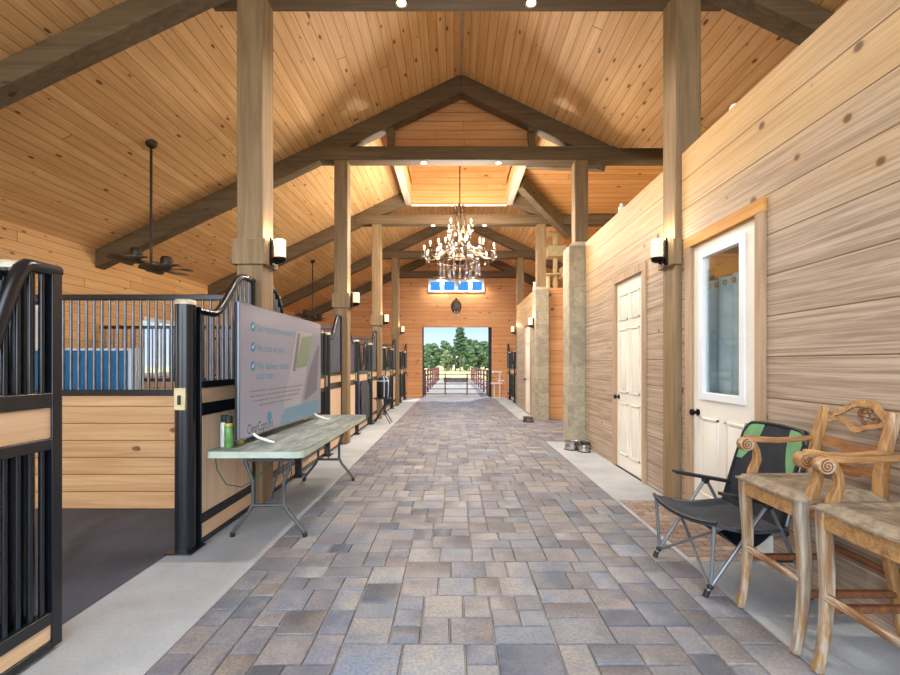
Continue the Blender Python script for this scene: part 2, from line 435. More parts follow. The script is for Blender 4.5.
# ---------------- walls
def wall_y(mb, x0, x1, y, t, z0, z1=None):
    """slice of a wall lying in the plane y; z1 None = up to the roof"""
    xs = [x0] + ([AX] if x0 < AX < x1 and z1 is None else []) + [x1]
    poly = [(x0, z0), (x1, z0)] + [(x, zroof(x)+.03 if z1 is None else z1) for x in xs[::-1]]
    mb.prism(poly, lambda a, c: (a, y, c), lambda a, c: (a, y+t, c))
DX0, DX1, DZ = -1.32, 1.57, 2.93
b = MB(); wall_y(b, XL-.2, DX0, YE, .2, -.05); wall_y(b, DX1, XRO+.2, YE, .2, -.05)
wx = [-1.06, -.49, .09, .67, 1.25]; WZ0, WZ1 = 4.37, 4.9
wall_y(b, DX0, DX1, YE, .2, DZ, WZ0); wall_y(b, DX0, wx[0], YE, .2, WZ0); wall_y(b, wx[-1], DX1, YE, .2, WZ0); wall_y(b, wx[0], wx[-1], YE, .2, WZ1)
struct('wall_back', b, M['gable'], 'orange pine gable wall with the open doorway')
# transom windows
glass = glassy('window_glass', (.93,.97,1,1), .03)
b = MB(); fr = .07
for i in range(4):
    x0, x1 = wx[i], wx[i+1]
    b.box(x0, x0+fr, YE-.02, YE+.12, WZ0, WZ1); b.box(x1-fr, x1, YE-.02, YE+.12, WZ0, WZ1)
    b.box(x0+fr, x1-fr, YE-.02, YE+.12, WZ0, WZ0+fr); b.box(x0+fr, x1-fr, YE-.02, YE+.12, WZ1-fr, WZ1)
w1 = struct('window_1', b, M['white_w'], 'row of four white framed panes high in the gable wall')
for i in range(4):
    b = MB(); b.box(wx[i]+fr, wx[i+1]-fr, YE+.05, YE+.056, WZ0+fr, WZ1-fr); part('pane', b, glass, w1)
# left outer wall with a window in each stall
STW = [(1.9, 3.1), (5.2, 6.6), (8.75, 10.0), (12.2, 13.4), (15.6, 16.8)]; SZ0, SZ1 = 1.15, 2.35
b = MB(); ys = Y0
for y0, y1 in STW:
    b.box(XL-.2, XL, ys, y0, -.05, 3.42); b.box(XL-.2, XL, y0, y1, -.05, SZ0); b.box(XL-.2, XL, y0, y1, SZ1, 3.42); ys = y1
b.box(XL-.2, XL, ys, YE, -.05, 3.42)
struct('wall_left', b, M['pine_wall'], 'knotty pine outer wall behind the stalls')
for k, (y0, y1) in enumerate(STW):
    b = MB()
    b.box(XL-.14, XL+.03, y0, y0+.07, SZ0, SZ1); b.box(XL-.14, XL+.03, y1-.07, y1, SZ0, SZ1)
    b.box(XL-.14, XL+.03, y0, y1, SZ0, SZ0+.07); b.box(XL-.14, XL+.03, y0, y1, SZ1-.07, SZ1); b.box(XL-.1, XL-.05, (y0+y1)/2-.025, (y0+y1)/2+.025, SZ0, SZ1)
    o = struct('window_%d' % (k+2), b, M['white_w'], 'white framed stall window in the outer wall')
    b = MB(); b.box(XL-.08, XL-.074, y0+.07, y1-.07, SZ0+.07, SZ1-.07); part('pane', b, glass, o)
# right rooms: plank wall with two door openings
HW = 3.465
D1 = (3.25, 4.135, 2.5); D2 = (5.21, 6.08, 2.5)
b = MB(); ys = Y0
for y0, y1, z1 in (D1, D2):
    if y0 > 5:
        b.box(XW, XW+.14, ys, 4.328, 0, HW); ys = 4.61
    b.box(XW, XW+.14, ys, y0, 0, HW); b.box(XW, XW+.14, y0, y1, z1, HW); ys = y1
b.box(XW, XW+.14, ys, 7.5, 0, HW)
struct('wall_right', b, M['right'], 'weathered horizontal plank wall with two white doors')
b = MB(); b.box(XW+.14, XRO, 7.36, 7.5, 0, HW-.1); struct('wall_room_end', b, M['right_end'])
b = MB(); b.box(2.48, XRO, Y0, 7.36, 3.25, 3.35); b.box(XW+.14, XRO, Y0, Y0+.1, 0, 3.3); lamp('POINT', 'room_fill_light', (4.2, 3.6, 2.9), 120, (1,.95,.88), .15); struct('ceiling_room', b, M['conc'])  # unseen point light added to brighten the curtain behind the door glass
b = MB(); b.box(XRO, XRO+.2, Y0, 7.68, -.05, 3.42); b.box(XRO, XRO+.2, 11.2, YE, -.05, 3.42); struct('wall_outer_right', b, M['pine_wall'])
# second room block beyond the side entry
H2 = 3.34; XW2 = 2.1; D3 = (12.05, 13.0, 2.5)
b = MB(); b.box(2.375, XRO, 11.2, 11.34, 0, H2); struct('wall_entry', b, M['right_end'], 'warm plank wall across the side entry')
b = MB(); b.box(XW2, XW2+.14, 11.45, D3[0], 0, H2); b.box(XW2, XW2+.14, D3[0], D3[1], D3[2], H2); b.box(XW2, XW2+.14, D3[1], 14.66, 0, H2)
struct('wall_far_room', b, M['right'], 'pale plank wall of the far room beyond the side entry')
b = MB(); b.box(2.38, XRO, 11.34, 14.5, H2-.14, H2-.02); b.box(XW2+.14, XRO, 14.5, 14.66, 0, H2-.14); struct('ceiling_far_room', b, M['pine_wall'])

# ---------------- white doors
def door(name, label, xw, y0, y1, z1, glazed=False, knob_far=True):
    """leaf in the plane x = xw facing -X, hinges/knob along Y"""
    y0 += .012; y1 -= .012; z1 -= .012; x0, x1 = xw+.012, xw+.057
    b = MB()
    W = y1-y0
    if glazed:
        gy0, gy1, gz0, gz1 = y0+.15, y1-.11, 1.10, 2.40
        b.box(x0, x1, y0, gy0, .012, z1); b.box(x0, x1, gy1, y1, .012, z1); b.box(x0, x1, gy0, gy1, .012, gz0); b.box(x0, x1, gy0, gy1, gz1, z1)
        panels = [(y0+.12, (y0+y1)/2-.05, .22, .92), ((y0+y1)/2+.05, y1-.12, .22, .92)]
    else:
        b.box(x0, x1, y0, y1, .012, z1)
        m = (y0+y1)/2; panels = []
        for a, c in ((y0+.11, m-.05), (m+.05, y1-.11)):
            panels += [(a, c, .2, .88), (a, c, 1.02, 1.86), (a, c, 1.98, 2.32)]
    o = struct(name, b, M['white'], label)
    for a, c, z0, zt in panels:                      # raised panels with a moulded edge
        p = MB(); e = .028
        p.box(x0-.004, x0+.002, a, c, z0, zt)
        vs = [(x0-.004, a+e, z0+e), (x0-.004, c-e, z0+e), (x0-.004, c-e, zt-e), (x0-.004, a+e, zt-e)]
        fr2 = MB()
        for (q0, q1, r0, r1) in ((a, a+.016, z0, zt), (c-.016, c, z0, zt), (a, c, z0, z0+.016), (a, c, zt-.016, zt)): fr2.box(x0-.012, x0, q0, q1, r0, r1)
        i2 = e+.03
        fr2.add(vs + [(x0-.014, a+i2, z0+i2), (x0-.014, c-i2, z0+i2), (x0-.014, c-i2, zt-i2), (x0-.014, a+i2, zt-i2)], [(0,1,5,4),(1,2,6,5),(2,3,7,6),(3,0,4,7),(4,5,6,7)])
        part('door_panel', fr2, M['white'], o)
    if glazed:
        f = MB(); e = .045
        for (q0, q1, r0, r1) in ((gy0-.02, gy0+e, gz0-.02, gz1+.02), (gy1-e, gy1+.02, gz0-.02, gz1+.02), (gy0+e, gy1-e, gz0-.02, gz0+e), (gy0+e, gy1-e, gz1-e, gz1+.02)): f.box(x0-.016, x1, q0, q1, r0, r1)
        part('glazing_frame', f, M['white_w'], o, .004)
        g = MB(); g.box(x0+.02, x0+.026, gy0+e, gy1-e, gz0+e, gz1-e); part('pane', g, glassy('door_glass', (.93,.97,.97,1), .07), o)
    ky = y1-.065 if knob_far else y0+.065
    k = MB(); T = Matrix.Translation((x0, ky, .955)) @ Matrix.Rotation(-PI/2, 4, 'Y')
    k.lathe([(.032,0),(.032,.008),(.012,.012),(.012,.035),(.027,.042),(.032,.055),(.026,.07),(.0,.074)], n=16, M=T)
    part('door_handle', k, M['knob'], o)
    t = MB(); t.box(xw-.01, xw+.12, y0-.012, y1+.012, 0, .012); part('threshold', t, M['blackmat'], o)
    return o
door('door_1', 'white half glazed door standing behind the green and black camp chair', XW, *D1, glazed=True)
door('door_2', 'white six panel door in the plank wall, beyond the nearest right post', XW, *D2)
door('door_3', 'white panel door beyond the side entry on the right', XW2, *D3)
def casing(name, xw, y0, y1, z1, hm='trim'):
    b = MB(); b.box(xw-.022, xw, y0-.1, y0, 0, z1); b.box(xw-.022, xw, y1, y1+.1, 0, z1)
    b.box(xw, xw+.14, y0, y0+.011, 0, z1); b.box(xw, xw+.14, y1-.011, y1, 0, z1)
    o = struct(name, b, M['trim'], bevel=.003)
    b = MB(); b.box(xw-.024, xw, y0-.1, y1+.1, z1, z1+.1); b.box(xw, xw+.14, y0, y1, z1-.011, z1); part('head_casing', b, M[hm], o, .003)
casing('trim_2', XW, *D1, hm='trim_o'); casing('trim_3', XW, *D2); casing('trim_4', XW2, *D3)
# sliding doors outside the far doorway
b = MB(); b.box(DX1-.13, DX1+1.4, YE+.24, YE+.3, 0.02, DZ+.12); o = struct('door_4', b, M['blackmat'], 'black edge of the sliding door right of the far doorway', bevel=.004)
b = MB(); b.box(DX0-1.4, DX0+.05, YE+.24, YE+.3, 0.02, DZ+.12); struct('door_5', b, M['blackmat'], 'black edge of the sliding door left of the far doorway', bevel=.004)
b = MB(); b.box(DX0-.1, DX0, YE-.025, YE, 0, DZ+.1); b.box(DX1, DX1+.1, YE-.025, YE, 0, DZ+.1); b.box(DX0, DX1, YE-.025, YE, DZ, DZ+.1); struct('trim_5', b, M['gable'])

# ---------------- posts
def clad_mat():
    t = NT('pale_stone_cladding'); s, v = t.xyz()
    br = t.new('ShaderNodeTexBrick'); t.set(br.inputs['Vector'], t.comb(t.math('ADD', s[0], s[1]), s[2], 0))
    br.inputs['Scale'].default_value = 1; br.inputs['Brick Width'].default_value = .42; br.inputs['Row Height'].default_value = .34; br.inputs['Mortar Size'].default_value = .004
    br.inputs['Color1'].default_value = C(178,166,140); br.inputs['Color2'].default_value = C(152,142,122); br.inputs['Mortar'].default_value = C(140,130,110)
    n = t.noise(v, 7, 5, .65)
    col = t.mix(t.math('MULTIPLY', t.sstep(n, .4, .72), .5), br.outputs[0], C(198,190,166))
    col = t.mix(t.math('MULTIPLY', t.sstep(t.noise(v, 16, 4), .5, .75), .6), col, C(118,110,94))
    t.P(Base_Color=col, Roughness=.85); t.bump(t.math('ADD', n, br.outputs['Fac']), .5, .02)
    return t.m
M['clad'] = clad_mat()
P_LAB = {('L',0): 'nearest timber post on the left, behind the television', ('L',1): 'timber post just beyond the far end of the television table',
         ('L',2): 'third timber post along the left stalls, behind the black bag', ('L',3): 'farthest timber post along the left stalls, before the gable wall',
         ('R',0): 'nearest timber post on the right, set in the plank wall between the doors', ('R',1): 'timber post with pale clad base standing over the steel bowls',
         ('R',2): 'timber post with clad base at the corner of the far room', ('R',3): 'slim far timber post on the right, between the white door and the far stall'}
SCON = []
def post(side, i):
    x = (PXL-.045*(i == 0)) if side == 'L' else PXR+.09*(i == 0); y = TY[i]+(.268 if i == 0 else .12); h = .13 if i == 0 else .117
    t = thing('timber_post', P_LAB[(side, i)], 'post', (x, y, 0), 0, 'timber posts along the aisle')
    b = MB(); b.box(-h, h, -h, h, 0, 5.3 if i == 0 else TZ0); part('shaft', b, M['post'], t, .012)
    zc = 2.38
    e = .034; b = MB()
    if side == 'L' or i == 3: b.box(-h-e, h+e, -h-e, h+e, zc, zc+.25)
    elif i == 0: b.box(-h-e, -.075, -h-e, h+e, zc, zc+.25)
    if b.v: part('collar', b, M['post'], t, .006)
    if side == 'R' and i in (1, 2):
        top = 3.53 if i == 1 else 3.36
        b = MB(); q = .155; x0 = -.255 if i == 1 else -.19
        b.box(x0, .15, -.25 if i == 1 else -.3, .17, 0, top-.1)
        b.add([(x0,-.25 if i==1 else -.3,top-.1),(.15,-.25 if i==1 else -.3,top-.1),(.15,.17,top-.1),(x0,.17,top-.1),(-h,-h,top),(h,-h,top),(h,h,top),(-h,h,top)], [(0,1,5,4),(1,2,6,5),(2,3,7,6),(3,0,4,7)])
        part('stone_cladding', b, M['clad'], t, .012)
    return t
for i in range(4): post('L', i); post('R', i)

# ---------------- trusses
T_LAB = ['nearest roof truss crossing the top edge of the picture', 'second roof truss, in front of the plank infill over the chandelier', 'third roof truss, just behind the chandelier chain', 'fourth roof truss, seen below the chandelier arms', 'last roof truss, against the gable wall above its window row']
def truss(i):
    y = TY[i]; t = thing('roof_truss', T_LAB[i], 'truss', (AX, y, 0), 0, 'roof trusses')
    full = i in (0, 3, 4)
    xr = (2.66 if i in (0,) else 2.7) if full else XRO-AX
    if i == 4: xr = 2.7
    dy, dz = (.16, .13) if i == 0 else (0, 0)
    b = MB(); b.box(-2.62, xr, dy, dy+TW, TZ0+dz, TZ1+dz); part('tie_beam', b, M['beam'], t, .01)
    D = .265 if i == 0 else .325; y0, y1 = .0, .22
    zl = lambda x: ZR-SL*abs(x)
    xl = XL-AX
    poly = [(0, zl(0)-.012), (xl, zl(xl)-.012), (xl, zl(xl)-D), (0, zl(0)-D)]
    b = MB(); b.prism(poly, lambda a, c: (a, y0+.01, c), lambda a, c: (a, y1, c)); part('rafter', b, M['beam'], t, .01)
    xe2 = XRO-AX if full else 2.64
    xb2 = xe2 if full else (ZR-D-4.96)/SL
    poly = [(0, zl(0)-.012), (xe2, zl(xe2)-.012), (xb2, zl(xb2)-D), (0, zl(0)-D)]
    b = MB(); b.prism(poly, lambda a, c: (a, y0+.01, c), lambda a, c: (a, y1, c)); part('rafter', b, M['beam'], t, .01)
    if i == 1:
        for x in (-1.24, 1.24):
            b = MB(); b.box(x-.06, x+.06, .05, .17, TZ1, zl(x)-D+.02); part('strut', b, M['beam'], t, .006)
    # recessed lights under the tie
    for k, x in enumerate((-.66, .66)):
        d = thing('downlight', 'recessed downlight, %s one under the %s' % (('left', 'right')[k], ['nearest beam at the top edge', 'second beam above the chandelier', 'third beam behind the chandelier', 'fourth beam below the chandelier arms', 'last beam before the gable wall'][i]), 'light', (AX+x, y+.12+dy, TZ0+dz), 0, 'recessed downlights in the tie beams')
        b = MB(); b.lathe([(.062,-.006),(.06,0),(.045,0),(.043,-.004)], n=20, caps=False); part('trim_ring', b, M['white'], d)
        b = MB(); b.lathe([(.0,-.003),(.046,-.003)], n=20, caps=False); part('lens', b, M['down'], d)
        lamp('SPOT', 'downlight_lamp', (0,0,-.03), DOWN_W, (1,.93,.84), .04, d, spot_size=math.radians(150), spot_blend=.8)
for i in range(5): truss(i)

# ---------------- lantern box between the second and third truss
b = MB()
b.box(AX-SH, AX+SH, TY[1]+TW+.012, sy0, TZ1-.12, ZT); b.box(AX-SH, AX+SH, sy1, sy1+.05, 5.39, ZT)
struct('wall_lantern', b, M['infill'], 'orange plank infill above the chandelier')
b = MB(); b.box(AX-SH-.05, AX-SH, sy0, sy1, 5.601, ZT); b.box(AX+SH, AX+SH+.05, sy0, sy1, 5.601, ZT); struct('wall_lantern_side', b, M['pine_wall'])
b = MB(); b.box(AX-SH-.05, AX+SH+.05, sy0-.05, sy1+.05, ZT, ZT+.06); struct('ceiling_lantern', b, M['ceil'])
for sx, lab in ((-1, 'left'), (1, 'right')):
    x = AX+sx*1.267
    b = MB(); b.box(x-.075, x+.075, TY[1]+TW+.07, TY[2]-.11, 5.39, 5.6)
    tag(part('purlin', b, M['beam_y'], None, .008), 'whitewashed purlin running back %s of the chandelier rod' % lab, 'beam')
b = MB(); b.box(AX-1.19, AX+1.19, TY[2]-.13, TY[2]-.1, 5.36, 5.4); struct('trim_6', b, M['white'])
# valley rafters of the cross gable
for (sg, lab) in ((1, 'far'), (-1, 'near')):
    p0 = Vector((xv0+.55, ym+sg*.55, ZV-.22-SL*.55)); ue = 2.05 if sg > 0 else 1.7; p1 = Vector((xv0+ue, ym+sg*ue, ZV-.22-SL*ue))
    d = (p1-p0); L = d.length; d.normalize(); side = d.cross(Vector((0,0,1))).normalized(); up = side.cross(d)
    b = MB(); T = Matrix((( d.x, side.x, up.x, p0.x), (d.y, side.y, up.y, p0.y), (d.z, side.z, up.z, p0.z), (0,0,0,1)))
    b.box(0, L, -.09, .09, -.17, .15, T)
    tag(part('valley_rafter', b, M['beam'], None, .008), 'dark slanting valley rafter on the %s side of the side entry roof' % lab, 'beam', 'valley rafters')
# ------------------------------------------------------------------ horse stalls
XF = -1.97                                   # stall front line (left)
XFR = 2*AX - XF                              # and mirrored on the right
def smooth(a, b, x):
    t = max(0, min(1, (x-a)/(b-a))); return t*t*(3-2*t)
def rrect(b, x0, x1, z0, z1, y0, y1, r=.02, n=4):
    """slab in the xz plane with rounded corners"""
    pts = []
    for cx, cz, a0 in ((x1-r, z1-r, 0), (x0+r, z1-r, 90), (x0+r, z0+r, 180), (x1-r, z0+r, 270)):
        for k in range(n+1):
            a = math.radians(a0+90*k/n); pts.append((cx+r*math.cos(a), cz+r*math.sin(a)))
    b.prism(pts, lambda a, c: (a, y0, c), lambda a, c: (a, y1, c))
def make_panel(L):
    """fixed stall front: low end at x=0, swept up to the post at x=L"""
    t = thing('stall_panel', '', 'stall front')
    zt = lambda x: 1.80 + .40*smooth(.22*L, .80*L, x)
    f = MB(); h = .024
    for z0, z1 in ((0.01, .05), (.165, .24), (1.0, 1.096), (1.215, 1.27)): f.box(.012, L-.04, -h, h, z0, z1)
    f.box(0, .012, -h, h, 0.01, zt(0)); f.box(L-.04, L, -h, h, 0.01, zt(L))
    part('frame', f, M['black'], t, .004)
    r = MB(); r.tube([(x*L/24, 0, zt(x*L/24)+.012) for x in range(25)], .03, 10); part('top_rail', r, M['black'], t)
    for z0, z1 in ((.05, .165), (.24, 1.0), (1.096, 1.215)):
        w = MB(); rrect(w, .012, L-.04, z0+.002, z1-.002, -.016, .016, .004); part('wood_panel', w, M['stall_v' if z1-z0 > .5 else 'stall_h'], t)
    n = 11
    for k in range(n):
        x = .012+(L-.052)*(k+.5)/n
        q = MB(); q.tube([(x,0,1.262), (x,0,zt(x))], .0125, 8, caps=False); part('bar', q, M['bars'], t)
    return t
def yoke(L):
    def z(x):
        d = min(x, L-x)
        return 1.845 - .56*smooth(.15, .42, d) 
    return z
def make_door(L):
    t = thing('stall_door', '', 'stall door'); zt = yoke(L); h = .026; f = MB()
    for z0, z1 in ((0.02, .06), (.14, .2), (.985, 1.04), (1.19, 1.262)): f.box(.055, L-.055, -h, h, z0, z1)
    f.box(0, .055, -h, h, 0.02, zt(0)); f.box(L-.055, L, -h, h, 0.02, zt(L)); part('frame', f, M['black'], t, .004)
    r = MB(); r.tube([(x*L/40, 0, zt(x*L/40)+.012) for x in range(41)], .032, 10); part('top_rail', r, M['black'], t)
    for z0, z1 in ((.06, .14), (1.04, 1.19)):
        w = MB(); rrect(w, .055, L-.055, z0+.002, z1-.002, -.016, .016, .004); part('wood_panel', w, M['stall_h'], t)
    n = round((L-.11)/.058)
    for k in range(n):
        x = .055+(L-.11)*(k+.5)/n
        if zt(x) > 1.3:
            q = MB(); q.tube([(x,0,1.258), (x,0,zt(x))], .0125, 8, caps=False); part('bar', q, M['bars_b'], t)
        q = MB(); q.tube([(x,0,.195), (x,0,.99)], .0125, 8, caps=False); part('bar', q, M['bars_b'], t)
    return t
def make_gatepost():
    t = thing('gate_post', '', 'gate post')
    b = MB(); b.cyl((0,0), .07, .012, 1.855, 28); part('pipe', b, M['black'], t)
    b = MB(); b.lathe([(.073,1.845),(.073,1.872),(.066,1.88),(0,1.88)], n=28); part('cap', b, M['cap'], t)
    b = MB(); b.box(-.1,.1,-.1,.1,0.001,.014); part('base_plate', b, M['black'], t, .003)
    b = MB(); b.box(-.035,.05,-.085,-.06,1.06,1.225); pl = part('latch_plate', b, M['latch'], t, .003)
    b = MB(); b.box(-.008,.018,-.0865,-.084,1.1,1.17); part('latch_slot', b, M['blackmat'], pl)
    return t
LP = .80
P0 = make_panel(LP); G0 = make_gatepost(); used = {'p': 0, 'g': 0}
def place(kind, proto, loc, rz, label, group):
    if not used[kind]:
        used[kind] = 1; proto.location = loc; proto.rotation_euler = (0,0,rz); o = proto
    else: o = dup(proto, loc, rz)
    o['label'] = label; o['group'] = group
    return o
GP, GG, GD = 'stall front panels', 'round gate posts of the stalls', 'stall doors'
up, dn = PI/2, -PI/2
o = place('p', P0, (XF, 3.386, 0), up, 'black barred stall panel with pale wood inset, behind the near end of the television', GP)
place('g', G0, (-2.02, 3.31, 0), 0, 'round black gate post with pale cap and brass latch at the open stall', GG)
place('g', G0, (-2.075, 2.08, 0), 0, 'gate post whose pale cap shows above the open stall door', GG)
place('p', P0, (-2.06, 2.0, 0), dn, 'stall panel standing behind the open stall door at the left edge', GP)
D0 = make_door(1.05); D0.location = (-1.974, 1.14, 0); D0.rotation_euler = (0,0,up)
D0['label'] = 'black barred stall door swung open at the left edge of the picture'; D0['group'] = GD
BAY = ['second stall, beyond the television', 'third stall, with the purple rope', 'fourth stall, beyond the black bag', 'last stall, against the gable wall']
D1_ = None
for i in range(4):
    ya = TY[i]+(.41 if i == 0 else .245); yb_ = (TY[i+1] if i < 3 else YE)-.005
    place('p', P0, (XF, ya+LP+.002, 0), dn, 'near stall panel of the ' + BAY[i], GP)
    place('g', G0, (XF, ya+LP+.09, 0), 0, 'near gate post of the ' + BAY[i], GG)
    place('g', G0, (XF, yb_-LP-.09, 0), 0, 'far gate post of the ' + BAY[i], GG)
    place('p', P0, (XF, yb_-LP-.002, 0), up, 'far stall panel of the ' + BAY[i], GP)
    s0, s1 = ya+LP+.17, yb_-LP-.17
    if D1_ is None: D1_ = make_door(s1-s0); D1_.location = (XF, s0, 0); D1_.rotation_euler = (0,0,up); d = D1_
    else: d = dup(D1_, (XF, s0, 0), up)
    d['label'] = 'closed door with dipped grille of the ' + BAY[i]; d['group'] = GD
# far right stall, mirrored
ya = TY[3]+.245; yb_ = YE-.005
place('p', P0, (XFR, ya+LP+.002, 0), dn, 'near panel of the stall front on the far right', GP)
place('g', G0, (XFR, ya+LP+.09, 0), 0, 'near gate post of the stall front on the far right', GG)
place('g', G0, (XFR, yb_-LP-.09, 0), 0, 'far gate post of the stall front on the far right', GG)
place('p', P0, (XFR, yb_-LP-.002, 0), up, 'far panel of the stall front on the far right, beside the white rack', GP)
d = dup(D1_, (XFR, ya+LP+.17, 0), up, 'closed door of the stall front on the far right'); d['group'] = GD

P0.scale = (1.15, 1, 1)

# partitions between stalls
def make_partition(L):
    t = thing('stall_partition', '', 'partition', group='partitions between the stalls')
    b = MB(); b.box(0, L, -.03, .03, 0, 1.09); part('plank_wall', b, M['stall'], t)
    b = MB(); b.box(0, L, -.036, .036, 1.09, 1.15); part('bottom_rail', b, M['black'], t, .003)
    b = MB(); b.box(0, L, -.03, .03, 2.02, 2.075); part('top_rail', b, M['black'], t, .006)
    n = int(L/.0757)
    for k in range(n):
        q = MB(); x = L-.035-k*.0757; q.tube([(x,0,1.145), (x,0,2.025)], .0125, 8, caps=False); part('bar', q, M['bars'], t)
    return t
PL = -2.1-XL-.02
pt = make_partition(PL); pt.location = (XL+.01, 4.29, 0); pt['label'] = 'plank partition with steel bars at the back of the open stall'
for i, lab in ((1, 'barred plank partition seen through the bars of the nearer one'), (2, 'third barred partition along the left stalls'), (3, 'fourth barred partition, nearest the gable wall')):
    dup(pt, (XL+.01, TY[i]+.12, 0), 0, lab)
# blue padded boards behind the near partition
M['blue'] = plain('blue_vinyl', C(26,106,150), .45, 0, .06, 3)
M['bluewhite'] = plain('pale_vinyl', C(214,226,232), .5, 0, .04)
for k, (xo, yo, lab) in enumerate(((-3.27, 4.50, 'large blue padded mat with pale edge standing behind the near partition'), (-3.275, 4.605, 'second blue mat with pale edge, a little right of the larger one'))):
    t = thing('padded_mat', lab, 'mat', (xo, yo, 0), 0, 'blue padded mats')
    b = MB(); b.box(-1.9, -.035, -.04, .04, 0, 1.535); part('cover', b, M['blue'], t, .01)
    b = MB(); b.box(-.035, 0, -.04, .04, 0, 1.56); b.box(-1.9, -.035, -.04, .04, 1.535, 1.56); part('edge_binding', b, M['bluewhite'], t, .005)
# ------------------------------------------------------------------ wall sconces
def make_sconce():
    t = thing('wall_sconce', '', 'wall lamp')          # back plate in the plane x=0, projecting to +x
    b = MB(); b.box(0, .022, -.055, .055, -.15, .13); part('back_plate', b, M['knob'], t, .006)
    b = MB(); b.tube([(.02,0,-.1),(.05,0,-.12),(.085,0,-.1)], .012, 8); b.lathe([(.02,-.115),(.05,-.1),(.062,-.075),(.062,-.062),(.0,-.062)], (.085,0), 20); part('holder', b, M['knob'], t)
    b = MB(); b.lathe([(.048,-.06),(.056,-.055),(.056,.115),(.05,.12),(.048,.115),(.046,-.05)], (.085,0), 20, caps=False); part('glass_shade', b, M['shade'], t)
    lamp('POINT', 'sconce_lamp', (.085,0,.15), SCONCE_W, (1,.87,.68), .05, t)
    return t
S0 = make_sconce(); first = True
for side, i, lab in (('L',0,'wall sconce on the nearest left post, above the television'), ('R',0,'wall sconce on the nearest right post, between the white doors'), ('L',1,'wall sconce on the second left post'), ('L',2,'wall sconce on the third left post, above the black bag'),
                     ('L',3,'wall sconce on the farthest left post'), ('R',2,'wall sconce on the stone clad post at the far room corner'), ('R',3,'wall sconce on the farthest right post')):
    z = 2.54
    if i == 0: x, y, rz = (PXL-.045+.164, TY[0]+.268, 0) if side == 'L' else (PXR+.09-.164, TY[0]+.268, PI)
    elif (side, i) == ('R', 2): x, y, z, rz = PXR-.19, TY[2]+.05, 2.45, PI
    elif side == 'L': x, y, rz = PXL+.125+.034, TY[i]+.12, 0
    else: x, y, rz = PXR-.125-.034, TY[i]+.12, PI
    if first: o = S0; o.location = (x,y,z); o.rotation_euler = (0,0,rz); o['label'] = lab; first = False
    else: o = dup(S0, (x,y,z), rz, lab)
    o['group'] = 'wall sconces on the posts'

# ------------------------------------------------------------------ twin ceiling fans
def make_fan():
    zc = zroof(-4.13); t = thing('ceiling_fan', '', 'ceiling fan', group='twin ceiling fans over the stalls')
    b = MB(); b.lathe([(.075,.02),(.075,-.0),(.065,-.04),(.03,-.075),(.0,-.075)], n=20); part('canopy', b, M['bronze'], t)
    dz = 2.70-zc
    b = MB(); b.tube([(0,0,-.05),(0,0,dz)], .017, 10); part('down_rod', b, M['bronze'], t)
    b = MB(); b.tube([(-.2,0,dz+.10),(.2,0,dz-.01)], .022, 10); b.lathe([(.0,-.05),(.06,-.04),(.06,.04),(.0,.05)], n=16, M=Matrix.Translation((0,0,dz))); part('crossbar', b, M['bronze'], t)
    for sx, tilt in ((-1, .03), (1, -.03)):
        T = Matrix.Translation((sx*.21, 0, dz+(.12 if sx < 0 else .0))) @ Matrix.Rotation(tilt, 4, 'Y') @ Matrix.Rotation(-.04, 4, 'X')
        b = MB(); b.lathe([(.0,.0),(.05,.0),(.065,.03),(.075,.05),(.075,.13),(.06,.16),(.0,.165)], n=18, M=T); b.lathe([(.0,-.05),(.035,-.045),(.04,0),(.0,0)], n=14, M=T)
        h = part('motor', b, M['bronze'], t)
        for k in range(5):
            R_ = T @ Matrix.Rotation(2*PI*k/5+.3, 4, 'Z'); g = MB()
            def fn(u, v): 
                r_ = .05+.27*u; a_ = (v-.5)*math.radians(63-10*(1-u)-16*max(0,u-.8)/.2); return R_ @ Vector((r_*math.cos(a_), r_*math.sin(a_), -.012+(v-.5)*.03))
            g.grid(fn, 6, 3, lambda u, v: (0,0,.006)); part('blade', g, M['blade'], h)
    return t
F0 = make_fan(); zc = zroof(-4.13)
F0.location = (-4.13, 6.0, zc); F0['label'] = 'nearest twin ceiling fan hanging over the open stall'
dup(F0, (-4.13, 9.45, zc), 0, 'twin ceiling fan mostly hidden behind the nearest left post')
dup(F0, (-4.13, 12.85, zc), 0, 'far twin ceiling fan on a thin rod beyond the nearest left post')

# ------------------------------------------------------------------ chandelier
M['chain'] = plain('antique_bronze_chandelier', C(92,74,56), .35, .75, .2)
M['crystal'] = glassy('crystal_drop', (.97,.96,.94,1), .22, .06)
M['candle'] = plain('candle_sleeve', C(170,150,120), .5)
ch = thing('chandelier', 'large crystal chandelier hanging on a rod over the aisle', 'chandelier', (AX, 9.4, 3.1))
def cz(y): return 1.4+(364-y)/440*9.4-3.1
rod_top = ZT-3.1-.01
b = MB(); b.tube([(0,0,cz(212)),(0,0,rod_top)], .014, 8); part('suspension_rod', b, M['chain'], ch)
b = MB(); b.lathe([(.07,rod_top),(.07,rod_top-.03),(.02,rod_top-.07)], n=16); part('canopy', b, M['chain'], ch)
b = MB(); b.lathe([(.012,cz(206)),(.03,cz(210)),(.02,cz(213)),(.045,cz(216)),(.02,cz(220)),(.018,cz(228)),(.05,cz(231)),(.02,cz(234)),(.022,cz(242)),(.07,cz(246)),(.03,cz(249)),(.06,cz(254)),(.12,cz(258)),(.13,cz(262)),(.05,cz(266)),(.03,cz(272)),(.05,cz(275)),(.015,cz(278)),(.0,cz(280))][::-1], n=16); part('stem', b, M['chain'], ch)
